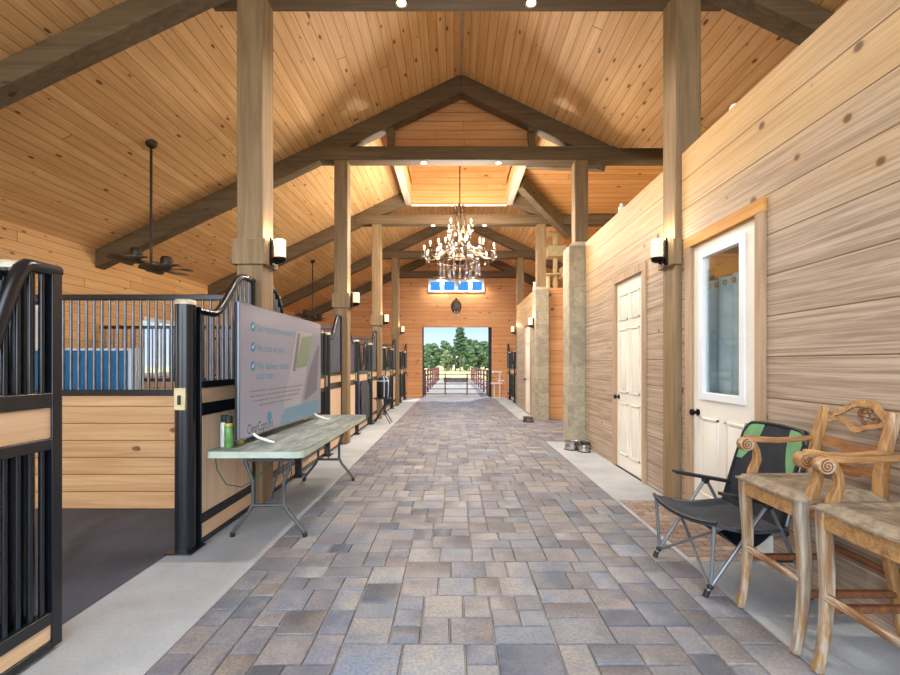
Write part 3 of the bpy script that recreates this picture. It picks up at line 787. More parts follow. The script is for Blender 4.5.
for k in range(6):                                     # crown of scrolls
    a = 2*PI*k/6+.25; ca, sa = math.cos(a), math.sin(a); b = MB()
    pts = [(.02,cz(213)),(.07,cz(216)),(.11,cz(212)),(.12,cz(207)),(.095,cz(205)),(.075,cz(208)),(.09,cz(210))]
    b.tube([(r*ca, r*sa, z) for r, z in pts], .011, 7)
    pts = [(.11,cz(211)),(.135,cz(217)),(.12,cz(226)),(.06,cz(231)),(.02,cz(233))]
    b.tube([(r*ca, r*sa, z) for r, z in pts], .008, 7); part('crown_scroll', b, M['chain'], ch)
def drop(b, x, y, z, s=1.0):
    b.lathe([(.0,z-.11*s),(.012*s,z-.09*s),(.016*s,z-.075*s),(.004*s,z-.03*s),(.008*s,z-.018*s),(.0,z)], (x,y), 8, caps=False)
def arm(k, n, r1, zt, ph, cand=True):
    a = 2*PI*k/n+ph; ca, sa = math.cos(a), math.sin(a); z0 = zt-.02
    pts = [(.05,z0+.02),(.12*1,z0+.09),(.25*r1/.6,z0+.04),(.45*r1/.6 ,z0-.15),(.55*r1/.6,z0-.17),(r1,z0-.09),(r1,z0)]
    b = MB(); b.tube([(r*ca, r*sa, z) for r, z in pts], .011, 7); m = part('arm', b, M['chain'], ch)
    x, y = r1*ca, r1*sa
    b = MB(); b.lathe([(.0,z0-.01),(.03,z0),(.055,z0+.02),(.05,z0+.022),(.02,z0+.008),(.0,z0+.008)], (x,y), 12); part('drip_pan', b, M['chain'], m)
    b = MB(); b.cyl((x,y), .013, z0+.005, z0+.085, 10); part('candle', b, M['candle'], m)
    b = MB(); b.lathe([(.0,z0+.085),(.016,z0+.1),(.019,z0+.115),(.01,z0+.14),(.0,z0+.165)], (x,y), 10, caps=False); part('bulb', b, M['bulb'], m)
    c = MB()
    for j in range(4):
        q = j*PI/2+a; drop(c, x+.045*math.cos(q), y+.045*math.sin(q), z0+.01, 1.0 if j % 2 else 1.35)
    part('crystal', c, M['crystal'], m)
for k in range(12): arm(k, 12, .76, cz(253), .13)
for k in range(8): arm(k, 8, .47, cz(247), .3)
for k in range(4): arm(k, 4, .30, cz(228), PI/4+.1)
c = MB(); b = MB()
b.tube([(.42*math.cos(2*PI*k/32), .42*math.sin(2*PI*k/32), cz(262)) for k in range(32)], .012, 7, closed=True)
b.tube([(.24*math.cos(2*PI*k/24), .24*math.sin(2*PI*k/24), cz(268)) for k in range(24)], .01, 7, closed=True)
for k in range(6):
    a = 2*PI*k/6; b.tube([(.42*math.cos(a), .42*math.sin(a), cz(262)), (.25*math.cos(a), .25*math.sin(a), cz(260)), (.1*math.cos(a), .1*math.sin(a), cz(258))], .008, 6)
part('basket_ring', b, M['chain'], ch)
for k in range(20): 
    c = MB(); a = 2*PI*k/20; drop(c, .42*math.cos(a), .42*math.sin(a), cz(263), 2.2 if k % 2 else 2.9); part('crystal', c, M['crystal'], ch)
for k in range(12):
    c = MB(); a = 2*PI*k/12; drop(c, .24*math.cos(a), .24*math.sin(a), cz(269), 2.3 if k % 2 else 1.7); part('crystal', c, M['crystal'], ch)
for k in range(12):
    c = MB(); a = 2*PI*(k+.5)/12
    for j in range(5):
        r = .12+.62*j/4*.95; z = cz(236)-.35*math.sin(PI*.5*j/4)+.1*(j == 0); c.sphere((r*math.cos(a)*.75, r*math.sin(a)*.75, z), .014, 8, 6)
    c.tube([((.12+.589*j/8)*.75*math.cos(a), (.12+.589*j/8)*.75*math.sin(a), cz(236)-.35*math.sin(PI*.5*j/8)+.1*(j == 0)) for j in range(9)], .003, 5)
    part('bead_swag', c, M['crystal'], ch)
b = MB(); b.sphere((0,0,cz(284)), .05, 16, 10); part('crystal_ball', b, M['crystal'], ch)
for k in range(4):
    a = PI/2*k+.4; lamp('POINT', 'chandelier_lamp', (.62*math.cos(a), .62*math.sin(a), cz(240)+.1), CHAND_W, (1,.92,.8), .12, ch)

# ------------------------------------------------------------------ folding table
def table_mat():
    t = NT('weathered_green_plastic'); s, v = t.xyz()
    n = t.noise(t.comb(t.math('MULTIPLY', s[0], 9), t.math('MULTIPLY', s[1], 2.2), s[2]), 1, 5, .65, .6); n2 = t.noise(v, 3, 3)
    col = t.mix(t.sstep(n, .38, .66), C(98,108,108), C(158,168,160)); col = t.mix(t.math('MULTIPLY', t.sstep(n2, .45, .7), .5), col, C(122,126,126))
    t.P(Base_Color=col, Roughness=.5); t.bump(t.noise(v, 90, 2), .12, .002); return t.m
M['tabletop'] = table_mat(); M['tablerim'] = plain('pale_green_plastic', C(186,200,180), .5, 0, .08)
M['legmetal'] = plain('grey_table_steel', C(92,93,95), .4, .35, .1)
TX0, TX1, TYa, TYb, TZ = -1.878, -1.13, 3.3, 5.72, .742
tb = thing('folding_table', 'long folding table with worn green top carrying the television', 'table', ((TX0+TX1)/2, (TYa+TYb)/2, 0))
hx, hy = (TX1-TX0)/2, (TYb-TYa)/2
def rr(x0, x1, y0, y1, r, n=6):
    pts = []
    for cx, cy, a0 in ((x1-r, y1-r, 0), (x0+r, y1-r, 90), (x0+r, y0+r, 180), (x1-r, y0+r, 270)):
        for k in range(n+1):
            a = math.radians(a0+90*k/n); pts.append((cx+r*math.cos(a), cy+r*math.sin(a)))
    return pts
b = MB(); b.prism(rr(-hx+.008, hx-.008, -hy+.008, hy-.008, .05), lambda x, y: (x, y, TZ-.012), lambda x, y: (x, y, TZ)); part('tabletop', b, M['tabletop'], tb)
b = MB(); pts = rr(-hx+.006, hx-.006, -hy+.006, hy-.006, .05); n = len(pts)
for i in range(n):
    (xa, ya), (xb, yb2) = pts[i], pts[(i+1) % n]
    ca, cb = Vector((xa, ya)).normalized()*.014, Vector((xb, yb2)).normalized()*.014
    low = lambda x: TZ-.05+(.012*smooth(.25, .19, abs(x)) if abs(abs(ya)-hy) < .02 else 0)
    vs = [(xa,ya,low(xa)),(xb,yb2,low(xb)),(xb,yb2,TZ-.002),(xa,ya,TZ-.002),(xa-ca.x,ya-ca.y,low(xa)),(xb-cb.x,yb2-cb.y,low(xb)),(xb-cb.x,yb2-cb.y,TZ-.013),(xa-ca.x,ya-ca.y,TZ-.013)]
    b.add(vs, [(0,1,2,3),(4,7,6,5),(0,4,5,1)])
part('rim', b, M['tablerim'], tb)
for sy, y0 in ((-1, -hy+.27), (1, hy-.44)):
    b = MB()
    for sx in (-1, 1):
        path = [(sx*.20, y0, TZ-.02), (sx*.19, y0, .62), (sx*.125, y0, .44), (sx*.125, y0, .27), (sx*.16, y0, .2), (sx*.275, y0, .06), (sx*.295, y0, .012)]
        b.tube(path, .0155, 10)
    part('leg_frame', b, M['legmetal'], tb)
    b = MB(); b.tube([(-.125,y0,.255),(.125,y0,.255)], .014, 8); b.tube([(-.19,y0,.62),(.19,y0,.62)], .011, 8); part('crossbar', b, M['legmetal'], tb)
    b = MB(); b.tube([(0,y0,.27),(0,y0-sy*.16,.45),(0,y0-sy*.34,TZ-.025)], .011, 8); b.tube([(-.09,y0-sy*.28,TZ-.08),(.09,y0-sy*.28,TZ-.08)], .011, 8); part('brace', b, M['legmetal'], tb)
    for sx in (-1, 1):
        b = MB(); b.tube([(sx*.295,y0,.0),(sx*.291,y0,.035)], .02, 10); part('foot_cap', b, M['blackmat'], tb)

# ------------------------------------------------------------------ television
A0, A1 = Vector((-1.687, 3.45, 0)), Vector((-1.64, 5.39, 0)); dv_ = A1-A0; WT = dv_.length; HT = 1.085; Z0 = TZ+.06
tv = thing('television', 'large flat television showing a pale advertising slide, on the folding table', 'television', (A0.x, A0.y, TZ), math.atan2(dv_.y, dv_.x))
b = MB(); b.box(0, WT, .0, .035, .06, .06+HT); b.box(.25, WT-.25, .035, .07, .12, .7); part('housing', b, M['blackmat'], tv, .006)
b = MB(); b.box(-.004, WT+.004, -.006, .012, .055, .06+HT+.004); part('bezel', b, plain('tv_bezel', C(112,116,124), .3, .5, .05), tv, .002)
def screen_mat():
    t = NT('lit_screen'); s, v = t.xyz()
    t.P(Base_Color=C(112,113,126), Roughness=.2, Specular_IOR_Level=.5, Emission_Color=C(206,200,214), Emission_Strength=SCREEN_E); return t.m
def flat(name, col, e=.05): 
    t = NT(name); t.P(Base_Color=col, Roughness=.25, Emission_Color=col, Emission_Strength=e); return t.m
b = MB(); b.box(.008, WT-.008, -.0085, -.004, .07, .06+HT-.006); scr = part('screen', b, screen_mat(), tv)
TEAL, NAVY = flat('slide_teal', C(58,120,146)), flat('slide_dark', C(58,62,74)); WASH = flat('slide_blue_band', C(96,132,154)); GREYS = flat('slide_grey', C(104,102,112)); HANDS = flat('slide_silver', C(150,149,157)); GREENS = flat('slide_green', C(118,132,112)); WHT = flat('slide_white', C(190,196,200))
yf = -.0092
def text(s, x, z, size, mat, name='lettering', squash=1.0, align='LEFT'):
    cu = bpy.data.curves.new('t', 'FONT'); cu.body = s; cu.size = size; cu.align_x = align; cu.resolution_u = 3
    o = bpy.data.objects.new('t', cu); COL.objects.link(o); bpy.context.view_layer.update()
    me = bpy.data.meshes.new_from_object(o.evaluated_get(bpy.context.evaluated_depsgraph_get())); bpy.data.objects.remove(o)
    me.transform(Matrix(((squash,0,0,x),(0,0,-1,yf),(0,1,0,z),(0,0,0,1)))); me.name = name
    me.materials.clear(); me.materials.append(mat)
    return part(name, me, mat, scr)
def shape(name, pts, mat, dy=0):
    b = MB(); b.add([(x, yf-dy, z) for x, z in pts], [tuple(range(len(pts)))]); return part(name, b, mat, scr)
def disc(x, z, r, n=24): return [(x+r*math.cos(2*PI*k/n), z+r*math.sin(2*PI*k/n)) for k in range(n)]
def uv(px, py):
    """point of the slide from its place in the photograph"""
    k = (px-454)/440
    s = (A0.x - k*A0.y)/(k*dv_.y - dv_.x); Y = A0.y+s*dv_.y
    return s*WT, 1.4-(py-364)/440*Y-TZ
for i, (ln, py) in enumerate((('No insurance required', 326), ('No cost to you', 346.5), ('We deliver, install', 365.5))):
    cx, czz = uv(252, py+.5); shape('check_badge', disc(cx, czz, .042), TEAL)
    b = MB(); b.add([(cx-.02, yf-.0006, czz), (cx-.004, yf-.0006, czz-.018), (cx+.024, yf-.0006, czz+.016), (cx+.017, yf-.0006, czz+.021), (cx-.004, yf-.0006, czz-.004), (cx-.014, yf-.0006, czz+.007)], [(0,1,4,5),(1,2,3,4)]); part('check_mark', b, WHT, scr)
    text(ln, cx+.06, czz-.032, .092, TEAL)
cx, czz = uv(252, 375.5); text('and train', cx+.06, czz-.035, .092, TEAL)
rs = random.Random(3)
for r, (py, xa, xb) in enumerate(((392, 249, 300), (395.5, 249, 300), (399, 252, 296), (402.5, 259, 290))):      # rows of small print
    s0, zz = uv(xa, py); s1, _ = uv(xb, py-4); x = s0; zrow = .43-.042*r; b = MB()
    while x < s1:
        w = rs.uniform(.02, .07); b.add([(x, yf, zrow-.006), (x+w, yf, zrow-.006), (x+w, yf, zrow+.006), (x, yf, zrow+.006)], [(0,1,2,3)]); x += w+.014
    part('small_print', b, GREYS, scr)
# handset picture and blue band
shape('handset_picture', [uv(*p) for p in ((296,331),(311,334),(305,377),(299,408),(281,413),(289,370))], HANDS)
shape('handset_picture', [uv(*p) for p in ((297,333),(299.5,333.4),(294.5,371),(292,371))], GREYS, .0003)
shape('handset_screen', [uv(*p) for p in ((301,337),(312,336),(306,366),(294,369))], GREENS, .0005)
shape('handset_base', [uv(*p) for p in ((308,372),(317,345),(318.5,346),(316,390),(305,400),(303,399))], GREYS, .0004)
shape('blue_band', [uv(*p) for p in ((283,409),(318,399),(318,412.5),(279,425))], WASH, .0007)
shape('logo_shape', disc(*uv(268.5,416.5), .048), TEAL, .0003); shape('logo_shape', [uv(*p) for p in ((266,418),(271,417.5),(268,423.5))], TEAL, .0004)
lx, lz = uv(246, 432); text('ClearCaptions', lx, .085, .115, NAVY, squash=.72)
for xx in (.22, WT-.22):
    b = MB()
    b.tube([(xx,-.004,.075),(xx,-.05,.045),(xx,-.15,.012),(xx,-.185,.008)], [.012,.013,.011,.009], 8); b.tube([(xx,.03,.075),(xx,.06,.04),(xx,.1,.012),(xx,.12,.008)], .011, 8); part('stand_foot', b, M['whitemetal'], tv)
# cans
M['cangreen'] = plain('green_can_label', C(104,150,84), .35, .1, .2, 25); M['canyellow'] = plain('yellow_can', C(206,180,70), .35, .1, .1); M['canwhite'] = plain('pale_can', C(206,212,204), .35, .1, .1)
for x, y, body, ring, lab in ((-1.768, 3.455, 'cangreen', 'canyellow', 'green spray can with yellow collar and black cap at the television edge'), (-1.828, 3.51, 'canwhite', 'canwhite', 'pale spray can with black cap left of the green one'), (-1.777, 3.66, 'canyellow', 'canyellow', 'yellow spray can half hidden behind the television edge')):
    t = thing('spray_can', lab, 'spray can', (x, y, TZ), 0, 'spray cans on the table')
    b = MB(); b.lathe([(.031,0),(.033,.004),(.033,.17),(.031,.175),(.0,.176)], n=20); part('can_body', b, M[body], t)
    b = MB(); b.lathe([(.032,.175),(.034,.18),(.03,.19),(.024,.198),(.0,.198)], n=20); part('collar', b, M[ring], t)
    b = MB(); b.lathe([(.028,.195),(.028,.245),(.026,.25),(.0,.25)], n=20); part('cap', b, M['blackmat'], t)
M['wire'] = plain('green_wire', C(52,92,62), .5)
b = MB(); b.tube([(-1.80,3.32,.69),(-1.80,3.34,.6),(-1.76,3.4,.47),(-1.69,3.5,.42),(-1.6,3.55,.47),(-1.55,3.65,.55),(-1.5,3.75,.6)], .0045, 6)
tag(part('power_cord', b, M['wire']), 'thin green cord looping under the near end of the table', 'cord')
b = MB(); b.tube([(-1.35,3.62,.69),(-1.33,3.6,.5),(-1.36,3.58,.42),(-1.40,3.6,.5),(-1.42,3.64,.69)], .0045, 6)
tag(part('power_cord', b, M['blackmat']), 'thin black cord hanging below the middle of the table end', 'cord')
# ------------------------------------------------------------------ camp chair
M['canvas'] = plain('black_canvas', C(44,48,54), .85, 0, .15, 8, .3, .15)
M['canvas2'] = plain('grey_canvas', C(66,70,76), .85, 0, .12, 8, .3, .15)
M['green'] = plain('green_canvas', C(112,158,110), .8, 0, .1, 8, .3)
M['tubing'] = plain('grey_chair_tube', C(128,132,134), .35, .5, .1)
CX, CY = 1.8, 2.92
cc = thing('camp_chair', 'black folding camp chair with green back corners', 'chair', (CX, CY, 0))
def W(x, y, z): return (x-CX, y-CY, z)
yn, yf2 = 2.64, 3.2
def backpt(u, v, off=0):
    """u across from near to far, v up"""
    y = yn+.005+(yf2-yn-.01)*u
    x = 1.945+.155*v+.03*v*v - .0*u + .03*math.sin(PI*u)*(1-.3*v); z = .385+.595*v+.015*math.sin(PI*u)*v
    return x+off, y, z
def corner(u, v):                                        # rounded top corners
    r = .12
    du = .5-abs(u-.5)
    if v > 1-r and du < r:
        a = max(0, 1-du/r); m = 1-r+math.sqrt(max(0, 1-a*a))*r
        v = min(v, m)
    return v
b = MB(); b.grid(lambda u, v: W(*backpt(u, corner(u, v))), 24, 16, lambda u, v: (.03, 0, .004)); bk = part('backrest', b, M['canvas'], cc)
for s0, lab in ((0, 'near'), (1, 'far')):
    b = MB()
    def gp(u, v):
        wdt = (.27 if s0 == 0 else .30)*(.35+.65*v)+.05*math.sin(PI*v)
        uu = u*max(.05, wdt); uu = uu if s0 == 0 else 1-uu
        vv = (.52 if s0 == 0 else .58)+(.47 if s0 == 0 else .41)*v; return W(*backpt(uu, corner(uu, vv), -.004))
    b.grid(gp, 8, 12, lambda u, v: (.003, 0, 0)); o = part('green_corner', b, M['green'], bk); o['label'] = 'green corner of the chair back'
b = MB()
pts = [W(*backpt(u, corner(u, v))) for u, v in [(0, k/16) for k in range(17)] + [(k/24, 1) for k in range(1, 24)] + [(1, 1-k/16) for k in range(17)]]
b.tube(pts, .012, 6); part('piping', b, M['blackmat'], bk)
def seatpt(u, v):                                        # u near->far, v front->back
    y = yn-.02+(yf2-yn+.04)*u; x = 1.435+.55*v+.10*(1-u)*(1-v); z = .448-.02*v-.03*math.sin(PI*v)-.035*math.sin(PI*u)*(1-.3*v)
    return x - .045*math.sin(PI*u)*(1-v)*0 + .03*(1-v)*abs(2*u-1)**4, y, z
b = MB(); b.grid(lambda u, v: W(*seatpt(u, v)), 16, 14, lambda u, v: (0, 0, -.022)); st = part('seat', b, M['canvas2'], cc)
b = MB(); b.tube([W(*seatpt(k/16, 0)) for k in range(17)], .012, 6); part('piping', b, M['blackmat'], st)
b = MB(); b.grid(lambda u, v: W(1.62+.3*v, yn+.02+(yf2-yn-.04)*u, .375-.09*math.sin(PI*v)*1-.0*u), 8, 8, lambda u, v: (0,0,-.006)); part('under_sling', b, M['canvas'], cc)
for y, fx, tp in ((yf2, 1.457, 1.825), (yn, 1.512, 1.87)):
    s = 1 if y == yf2 else -1; yo = y+s*.012
    b = MB(); r = .0115
    b.tube([W(fx, yo-s*.02, .012), W(tp, yo, .55)], r, 9); b.tube([W(tp+.02, yo, .55), W(2.13, yo, .012)], r, 9)
    sx_ = 1.47 if s > 0 else 1.56
    b.tube([W(sx_, y, .425), W(fx+.035, yo-s*.02, .06)], r, 9); b.tube([W(sx_, y, .418), W(1.985, y, .385)], .009, 9); b.tube([W(1.985, y, .385), W(*backpt(0 if s < 0 else 1, .98))], .011, 9)
    sf = part('side_frame', b, M['tubing'], cc)
    for px, pz in ((fx, .012), (2.13, .012)):
        b = MB(); b.tube([W(px, yo-(s*.02 if px == fx else 0), .0), W(px+(.015 if px == fx else -.012), yo-(s*.019 if px == fx else 0), .04)], .017, 9); part('foot_cap', b, M['blackmat'], sf)
    b = MB(); b.sphere(W(tp+.01, yo, .555), .03, 12, 8, (1,.6,1)); b.sphere(W(fx+.03, yo-s*.02, .06), .02, 10, 6); b.sphere(W(1.985, y, .385), .022, 10, 6); part('bracket', b, M['blackmat'], sf)
    b = MB(); P_ = [(1.60,.632),(1.72,.612),(1.86,.582),(2.0,.562)]
    b.grid(lambda u, v: W(1.60+.40*u, y-.028+.056*v, .628-.07*u+.004*math.sin(PI*v)), 10, 4, lambda u, v: (0,0,-.02)); part('armrest', b, M['blackmat'], cc)
for p, q in (((1.50,yf2-.01,.06),(1.62,yn+.02,.405)), ((1.535,yn+.01,.06),(1.60,yf2-.02,.405)), ((2.10,yf2,.06),(1.97,yn,.37)), ((2.10,yn,.06),(1.97,yf2,.37))):
    b = MB(); b.tube([W(*p), W(*q)], .0095, 8); part('cross_brace', b, M['tubing'], cc)
b = MB(); b.tube([W(1.93,yn+.0,.22), W(2.06,yn+.0,.22)], .011, 8); part('link_bar', b, M['blackmat'], cc)
b = MB(); b.box(-.003, .003, -.045, .045, -.12, 0, Matrix.Translation(W(1.93, yn+.09, .345)) @ Matrix.Rotation(.5, 4, 'Z')); o = part('care_tag', b, M['white'], cc); o['label'] = 'white tag under the seat'

# ------------------------------------------------------------------ carved bar stools
def worn(name, along, c1, c2, chip, amt=.5):
    t = NT(name); s, v = t.xyz()
    q = [t.math('MULTIPLY', s[i], (3 if i == along else 30)) for i in range(3)]
    g = t.noise(t.comb(*q), 1, 5, .65, .8); base = t.mix(t.sstep(g, .3, .7), c1, c2)
    q2 = [t.math('MULTIPLY', s[i], (2.2 if i == along else 13)) for i in range(3)]
    w = t.noise(t.comb(*q2), 1, 4, .7, .5)
    col = t.mix(t.math('MULTIPLY', t.sstep(w, .62-amt*.3, .72-amt*.3), .85), base, t.mix(t.sstep(g, .35, .65), chip, C(128,114,98)))
    t.P(Base_Color=col, Roughness=.6); t.bump(t.math('ADD', g, w), .3, .004); return t.m
M['honey'] = worn('worn_honey_wood', 0, C(188,144,90), C(138,96,56), C(200,184,160), .15)
M['honey_z'] = worn('worn_honey_wood_upright', 2, C(188,142,86), C(136,94,52), C(200,186,164), .2)
M['peel'] = worn('peeling_leg_wood', 2, C(172,134,88), C(126,92,58), C(178,168,152), .62)
M['stretch'] = worn('dark_stretcher_wood', 1, C(140,88,50), C(98,58,34), C(196,180,160), .1)
M['slat'] = worn('brown_slat_wood', 1, C(168,116,66), C(120,78,44), C(184,160,130), .0)
M['stretch_w'] = worn('worn_stretcher_wood', 1, C(170,120,70), C(112,74,44), C(200,186,166), .5)
def rush():
    t = NT('woven_rush'); s, v = t.xyz()
    ax = t.math('ABSOLUTE', s[0]); ay = t.math('ABSOLUTE', s[1])
    sel = t.math('GREATER_THAN', ax, ay)
    strand = t.math('ADD', t.math('MULTIPLY', sel, s[1]), t.math('MULTIPLY', t.math('SUBTRACT', 1, sel), s[0]))
    wv = t.math('SINE', t.math('MULTIPLY', t.math('ADD', strand, t.math('MULTIPLY', t.noise(v, 14, 2), .004)), 900))
    n = t.noise(v, 22, 4, .65)
    col = t.mix(t.sstep(n, .3, .7), C(134,118,96), C(178,162,138)); col = t.mix(t.math('MULTIPLY', t.sstep(wv, -.9, -.2), .0), col, C(90,74,54))
    col = t.mix(t.math('MULTIPLY', t.math('SUBTRACT', 1, t.sstep(wv, -1.0, -.3)), .6), col, C(112,92,66))
    t.P(Base_Color=col, Roughness=.85); t.bump(wv, .5, .004); return t.m
M['rush'] = rush()
def make_stool():
    """bar armchair; front towards -x, origin on the floor at its centre"""
    t = thing('bar_stool', '', 'bar stool', group='carved bar stools by the plank wall')
    xf_, xb = -.205, .20; hw = .205
    for sy in (-1, 1):                                   # cabriole front legs
        b = MB(); P_ = [(.0,.745),(.0,.67),(.006,.57),(.014,.47),(.015,.36),(.008,.24),(-.006,.12),(-.024,.03),(-.03,0)]
        b.tube([(xf_+dx, sy*(hw+.25*(-dx)*0), z) for dx, z in P_], [.037,.037,.036,.035,.033,.031,.028,.028,.029], 4, sq=True, up=(1,0,0)); part('leg', b, M['peel'], t, .009)
    for sy in (-1, 1):                                   # back posts run from floor to crest
        b = MB(); P_ = [(.145,0),(.11,.15),(.075,.35),(.035,.55),(.01,.74),(.012,.86),(.04,1.0),(.07,1.1),(.078,1.165)]
        b.tube([(xb+dx-.03, sy*(hw-.005), z) for dx, z in P_], [.026,.028,.03,.032,.033,.033,.033,.031,.024], 4, sq=True, up=(1,0,0)); part('back_post', b, M['honey_z'], t, .008)
    b = MB()
    for x0, x1, y0, y1 in ((xf_-.02, xf_+.012, -hw, hw), (xf_, xb-.02, -hw-.016, -hw+.014), (xf_, xb-.02, hw-.014, hw+.016), (xb-.04, xb-.01, -hw, hw)): b.box(x0, x1, y0, y1, .655, .735)
    part('apron', b, M['honey'], t, .004)
    b = MB()
    def top(u, v):
        x = xf_-.035+(xb-.0-xf_+.035)*u; y = (-hw-.035+(2*hw+.07)*v); e = min(u, 1-u, v, 1-v)
        return (x, y, .748+.032*smooth(0, .1, e)+.0*u-.012*math.sin(PI*u)*math.sin(PI*v))
    b.grid(top, 18, 18, lambda u, v: (0,0,-.035 if 0 < u < 1 and 0 < v < 1 else -.01)); part('seat', b, M['rush'], t)
    # stretchers
    b = MB(); b.box(xf_-.012, xf_+.014, -hw+.01, hw-.01, .335, .365); part('front_stretcher', b, M['stretch_w'], t, .003)
    for sy in (-1, 1):
        b = MB(); b.tube([(xf_, sy*hw, .29), (xb+.06, sy*hw, .29)], .022, 4, sq=True); part('side_stretcher', b, M['stretch'], t, .003)
    b = MB(); b.box(xb+.03, xb+.055, -hw, hw, .36, .395); part('back_stretcher', b, M['stretch'], t, .003)
    # arms with scrolled ends
    for sy in (-1, 1):
        b = MB(); y = sy*(hw+.008)
        P_ = [(xb-.01,.975),(.10,.965),(0,.958),(-.1,.962),(-.16,.972),(-.2,.972)]
        b.tube([(x, y+sy*.012*math.sin(PI*k/5), z) for k, (x, z) in enumerate(P_)], [.018,.02,.021,.024,.027,.024], 4, sq=True)
        part('arm', b, M['honey'], t, .007)
        b = MB()
        T = Matrix.Translation((-.2, y, .939)) @ Matrix.Rotation(PI/2, 4, 'X')
        b.lathe([(.0,-.024),(.036,-.024),(.039,-.018),(.039,.018),(.036,.024),(.0,.024)], n=22, M=T); so_ = part('scroll', b, M['honey'], t)
        for yy in (-.0245, .0245):
            b = MB(); b.tube([(-.2+.031*(1-k/40)*math.cos(PI/2+k*.36), y+yy, .939+.031*(1-k/40)*math.sin(PI/2+k*.36)) for k in range(38)], .0034, 5); part('carved_line', b, M['stretch'], so_)
        b = MB(); b.tube([(-.16, y, .955), (-.135, y, .9), (-.13, y, .85), (-.155, y, .79), (-.165, y, .745), (-.16, y, .70)], [.022,.023,.026,.029,.03,.026], 4, sq=True, up=(1,0,0)); part('arm_support', b, M['honey_z'], t, .007)
    # ladder back
    def rail(nm, zf, h, n=24, th=.016):
        b = MB(); xs = lambda z: xb-.03+.012+max(0, (z-.86))*.24
        def fn(u, v):
            y = -hw+2*hw*u; z = zf(u)+(v-.5)*(h(u) if callable(h) else h)
            return (xs(z)+.03*math.sin(PI*u), y, z)
        b.grid(fn, n, 3, lambda u, v: (th,0,0)); return part(nm, b, M['honey' if nm == 'crest_rail' else 'slat'], t)
    arch = lambda u: .035*smooth(.12, .5, u)*smooth(.12, .5, 1-u)*1.0
    rail('crest_rail', lambda u: 1.13+.062*smooth(.15,.42,min(u,1-u)*1.0)-.02*math.sin(PI*min(u,1-u)*6)*(min(u,1-u) < .167), lambda u: .031+.009*math.sin(PI*u))
    rail('crest_rail', lambda u: 1.095-.045*smooth(.2,.5,min(u,1-u))+.008*math.sin(6*PI*u), .025)
    b = MB(); cx_ = xb+.115; czz = 1.125
    b.tube([(cx_, .055*math.cos(2*PI*k/20), czz+.047*math.sin(2*PI*k/20)) for k in range(20)], .009, 7, closed=True)
    for k in range(6): 
        a = 2*PI*k/6; b.sphere((cx_-.004, .027*math.cos(a), czz+.025*math.sin(a)), .014, 8, 6, (.7,1,1))
    b.sphere((cx_-.008, 0, czz), .012, 8, 6); part('rosette', b, M['stretch_w'], t)
    for z0 in (.955, .845): rail('back_slat', lambda u: z0+.012*math.sin(3*PI*u)+.0, lambda u: .036+.014*math.sin(PI*u)-.007*math.cos(6*PI*u))
    return t
B0 = make_stool(); B0.location = (1.882, 2.33, 0); B0['label'] = 'carved bar stool next to the camp chair, its whole back in view'
dup(B0, (1.882, 1.79, 0), 0, 'nearest carved bar stool, cut off by the right edge of the picture')

# ------------------------------------------------------------------ bowls
def bowl(x, y, r, h, lab, mat='steel'):
    t = thing('dog_bowl', lab, 'bowl', (x, y, 0), 0, 'metal bowls on the floor')
    b = MB(); b.lathe([(r*.92,.0),(r*.96,.012),(r*.86,h*.6),(r*.88,h*.9),(r*1.0,h),(r*.98,h*1.03),(r*.84,h*.95),(r*.78,.02),(.0,.015)], n=28); part('shell', b, M[mat], t)
    b = MB(); b.lathe([(r*.93,.0),(r*.99,.002),(r*.985,.014),(r*.95,.014)], n=28, caps=False); part('rubber_ring', b, M['blackmat'], t)
    return t
M['dullsteel'] = plain('dull_steel', C(120,112,104), .45, .8, .15)
bowl(1.935, 7.22, .125, .135, 'larger steel bowl at the foot of the stone clad post'); bowl(2.075, 7.03, .10, .085, 'smaller steel bowl to the right of the larger one')
bowl(2.16, 7.26, .09, .12, 'dark bowl tucked between the two steel bowls and the post', 'dullsteel'); bowl(1.80, 10.65, .14, .12, 'dull metal bowl before the far stone clad post', 'dullsteel')

# ------------------------------------------------------------------ items on the stall fronts
M['rope'] = plain('purple_rope', C(112,84,150), .8, 0, .3, 60)
b = MB(); rs = random.Random(4)
for k in range(4):
    oy = 8.86+.02*k; L_ = .62+.06*k
    b.tube([(-1.93+.01*math.sin(j*.9+k), oy+.05*math.sin(PI*j/14)*(1 if k % 2 else -1)*(.6+.4*k/3), 1.16-L_*(math.sin(PI*j/14))) for j in range(15)], .009, 6)
b.tube([(-1.945,8.9,1.16),(-1.92,8.9,1.175)], .012, 6)
tag(part('lead_rope', b, M['rope']), 'purple lead rope hanging in loops on the third stall front', 'rope')
M['cover'] = plain('dark_grey_blanket', C(66,68,70), .8, 0, .15, 5)
b = MB()
def cov(u, v):
    y = 9.12+.85*u; top_ = 1.03-.14*abs(2*u-1)**3; z = top_-(top_-.2)*v
    return (-1.922+.012*math.sin(u*11+v*2)*v+.01*math.sin(PI*v), y, z)
b.grid(cov, 20, 14, lambda u, v: (-.02,0,0))
tag(part('horse_blanket', b, M['cover']), 'dark grey blanket with rounded top on the third stall door', 'blanket')
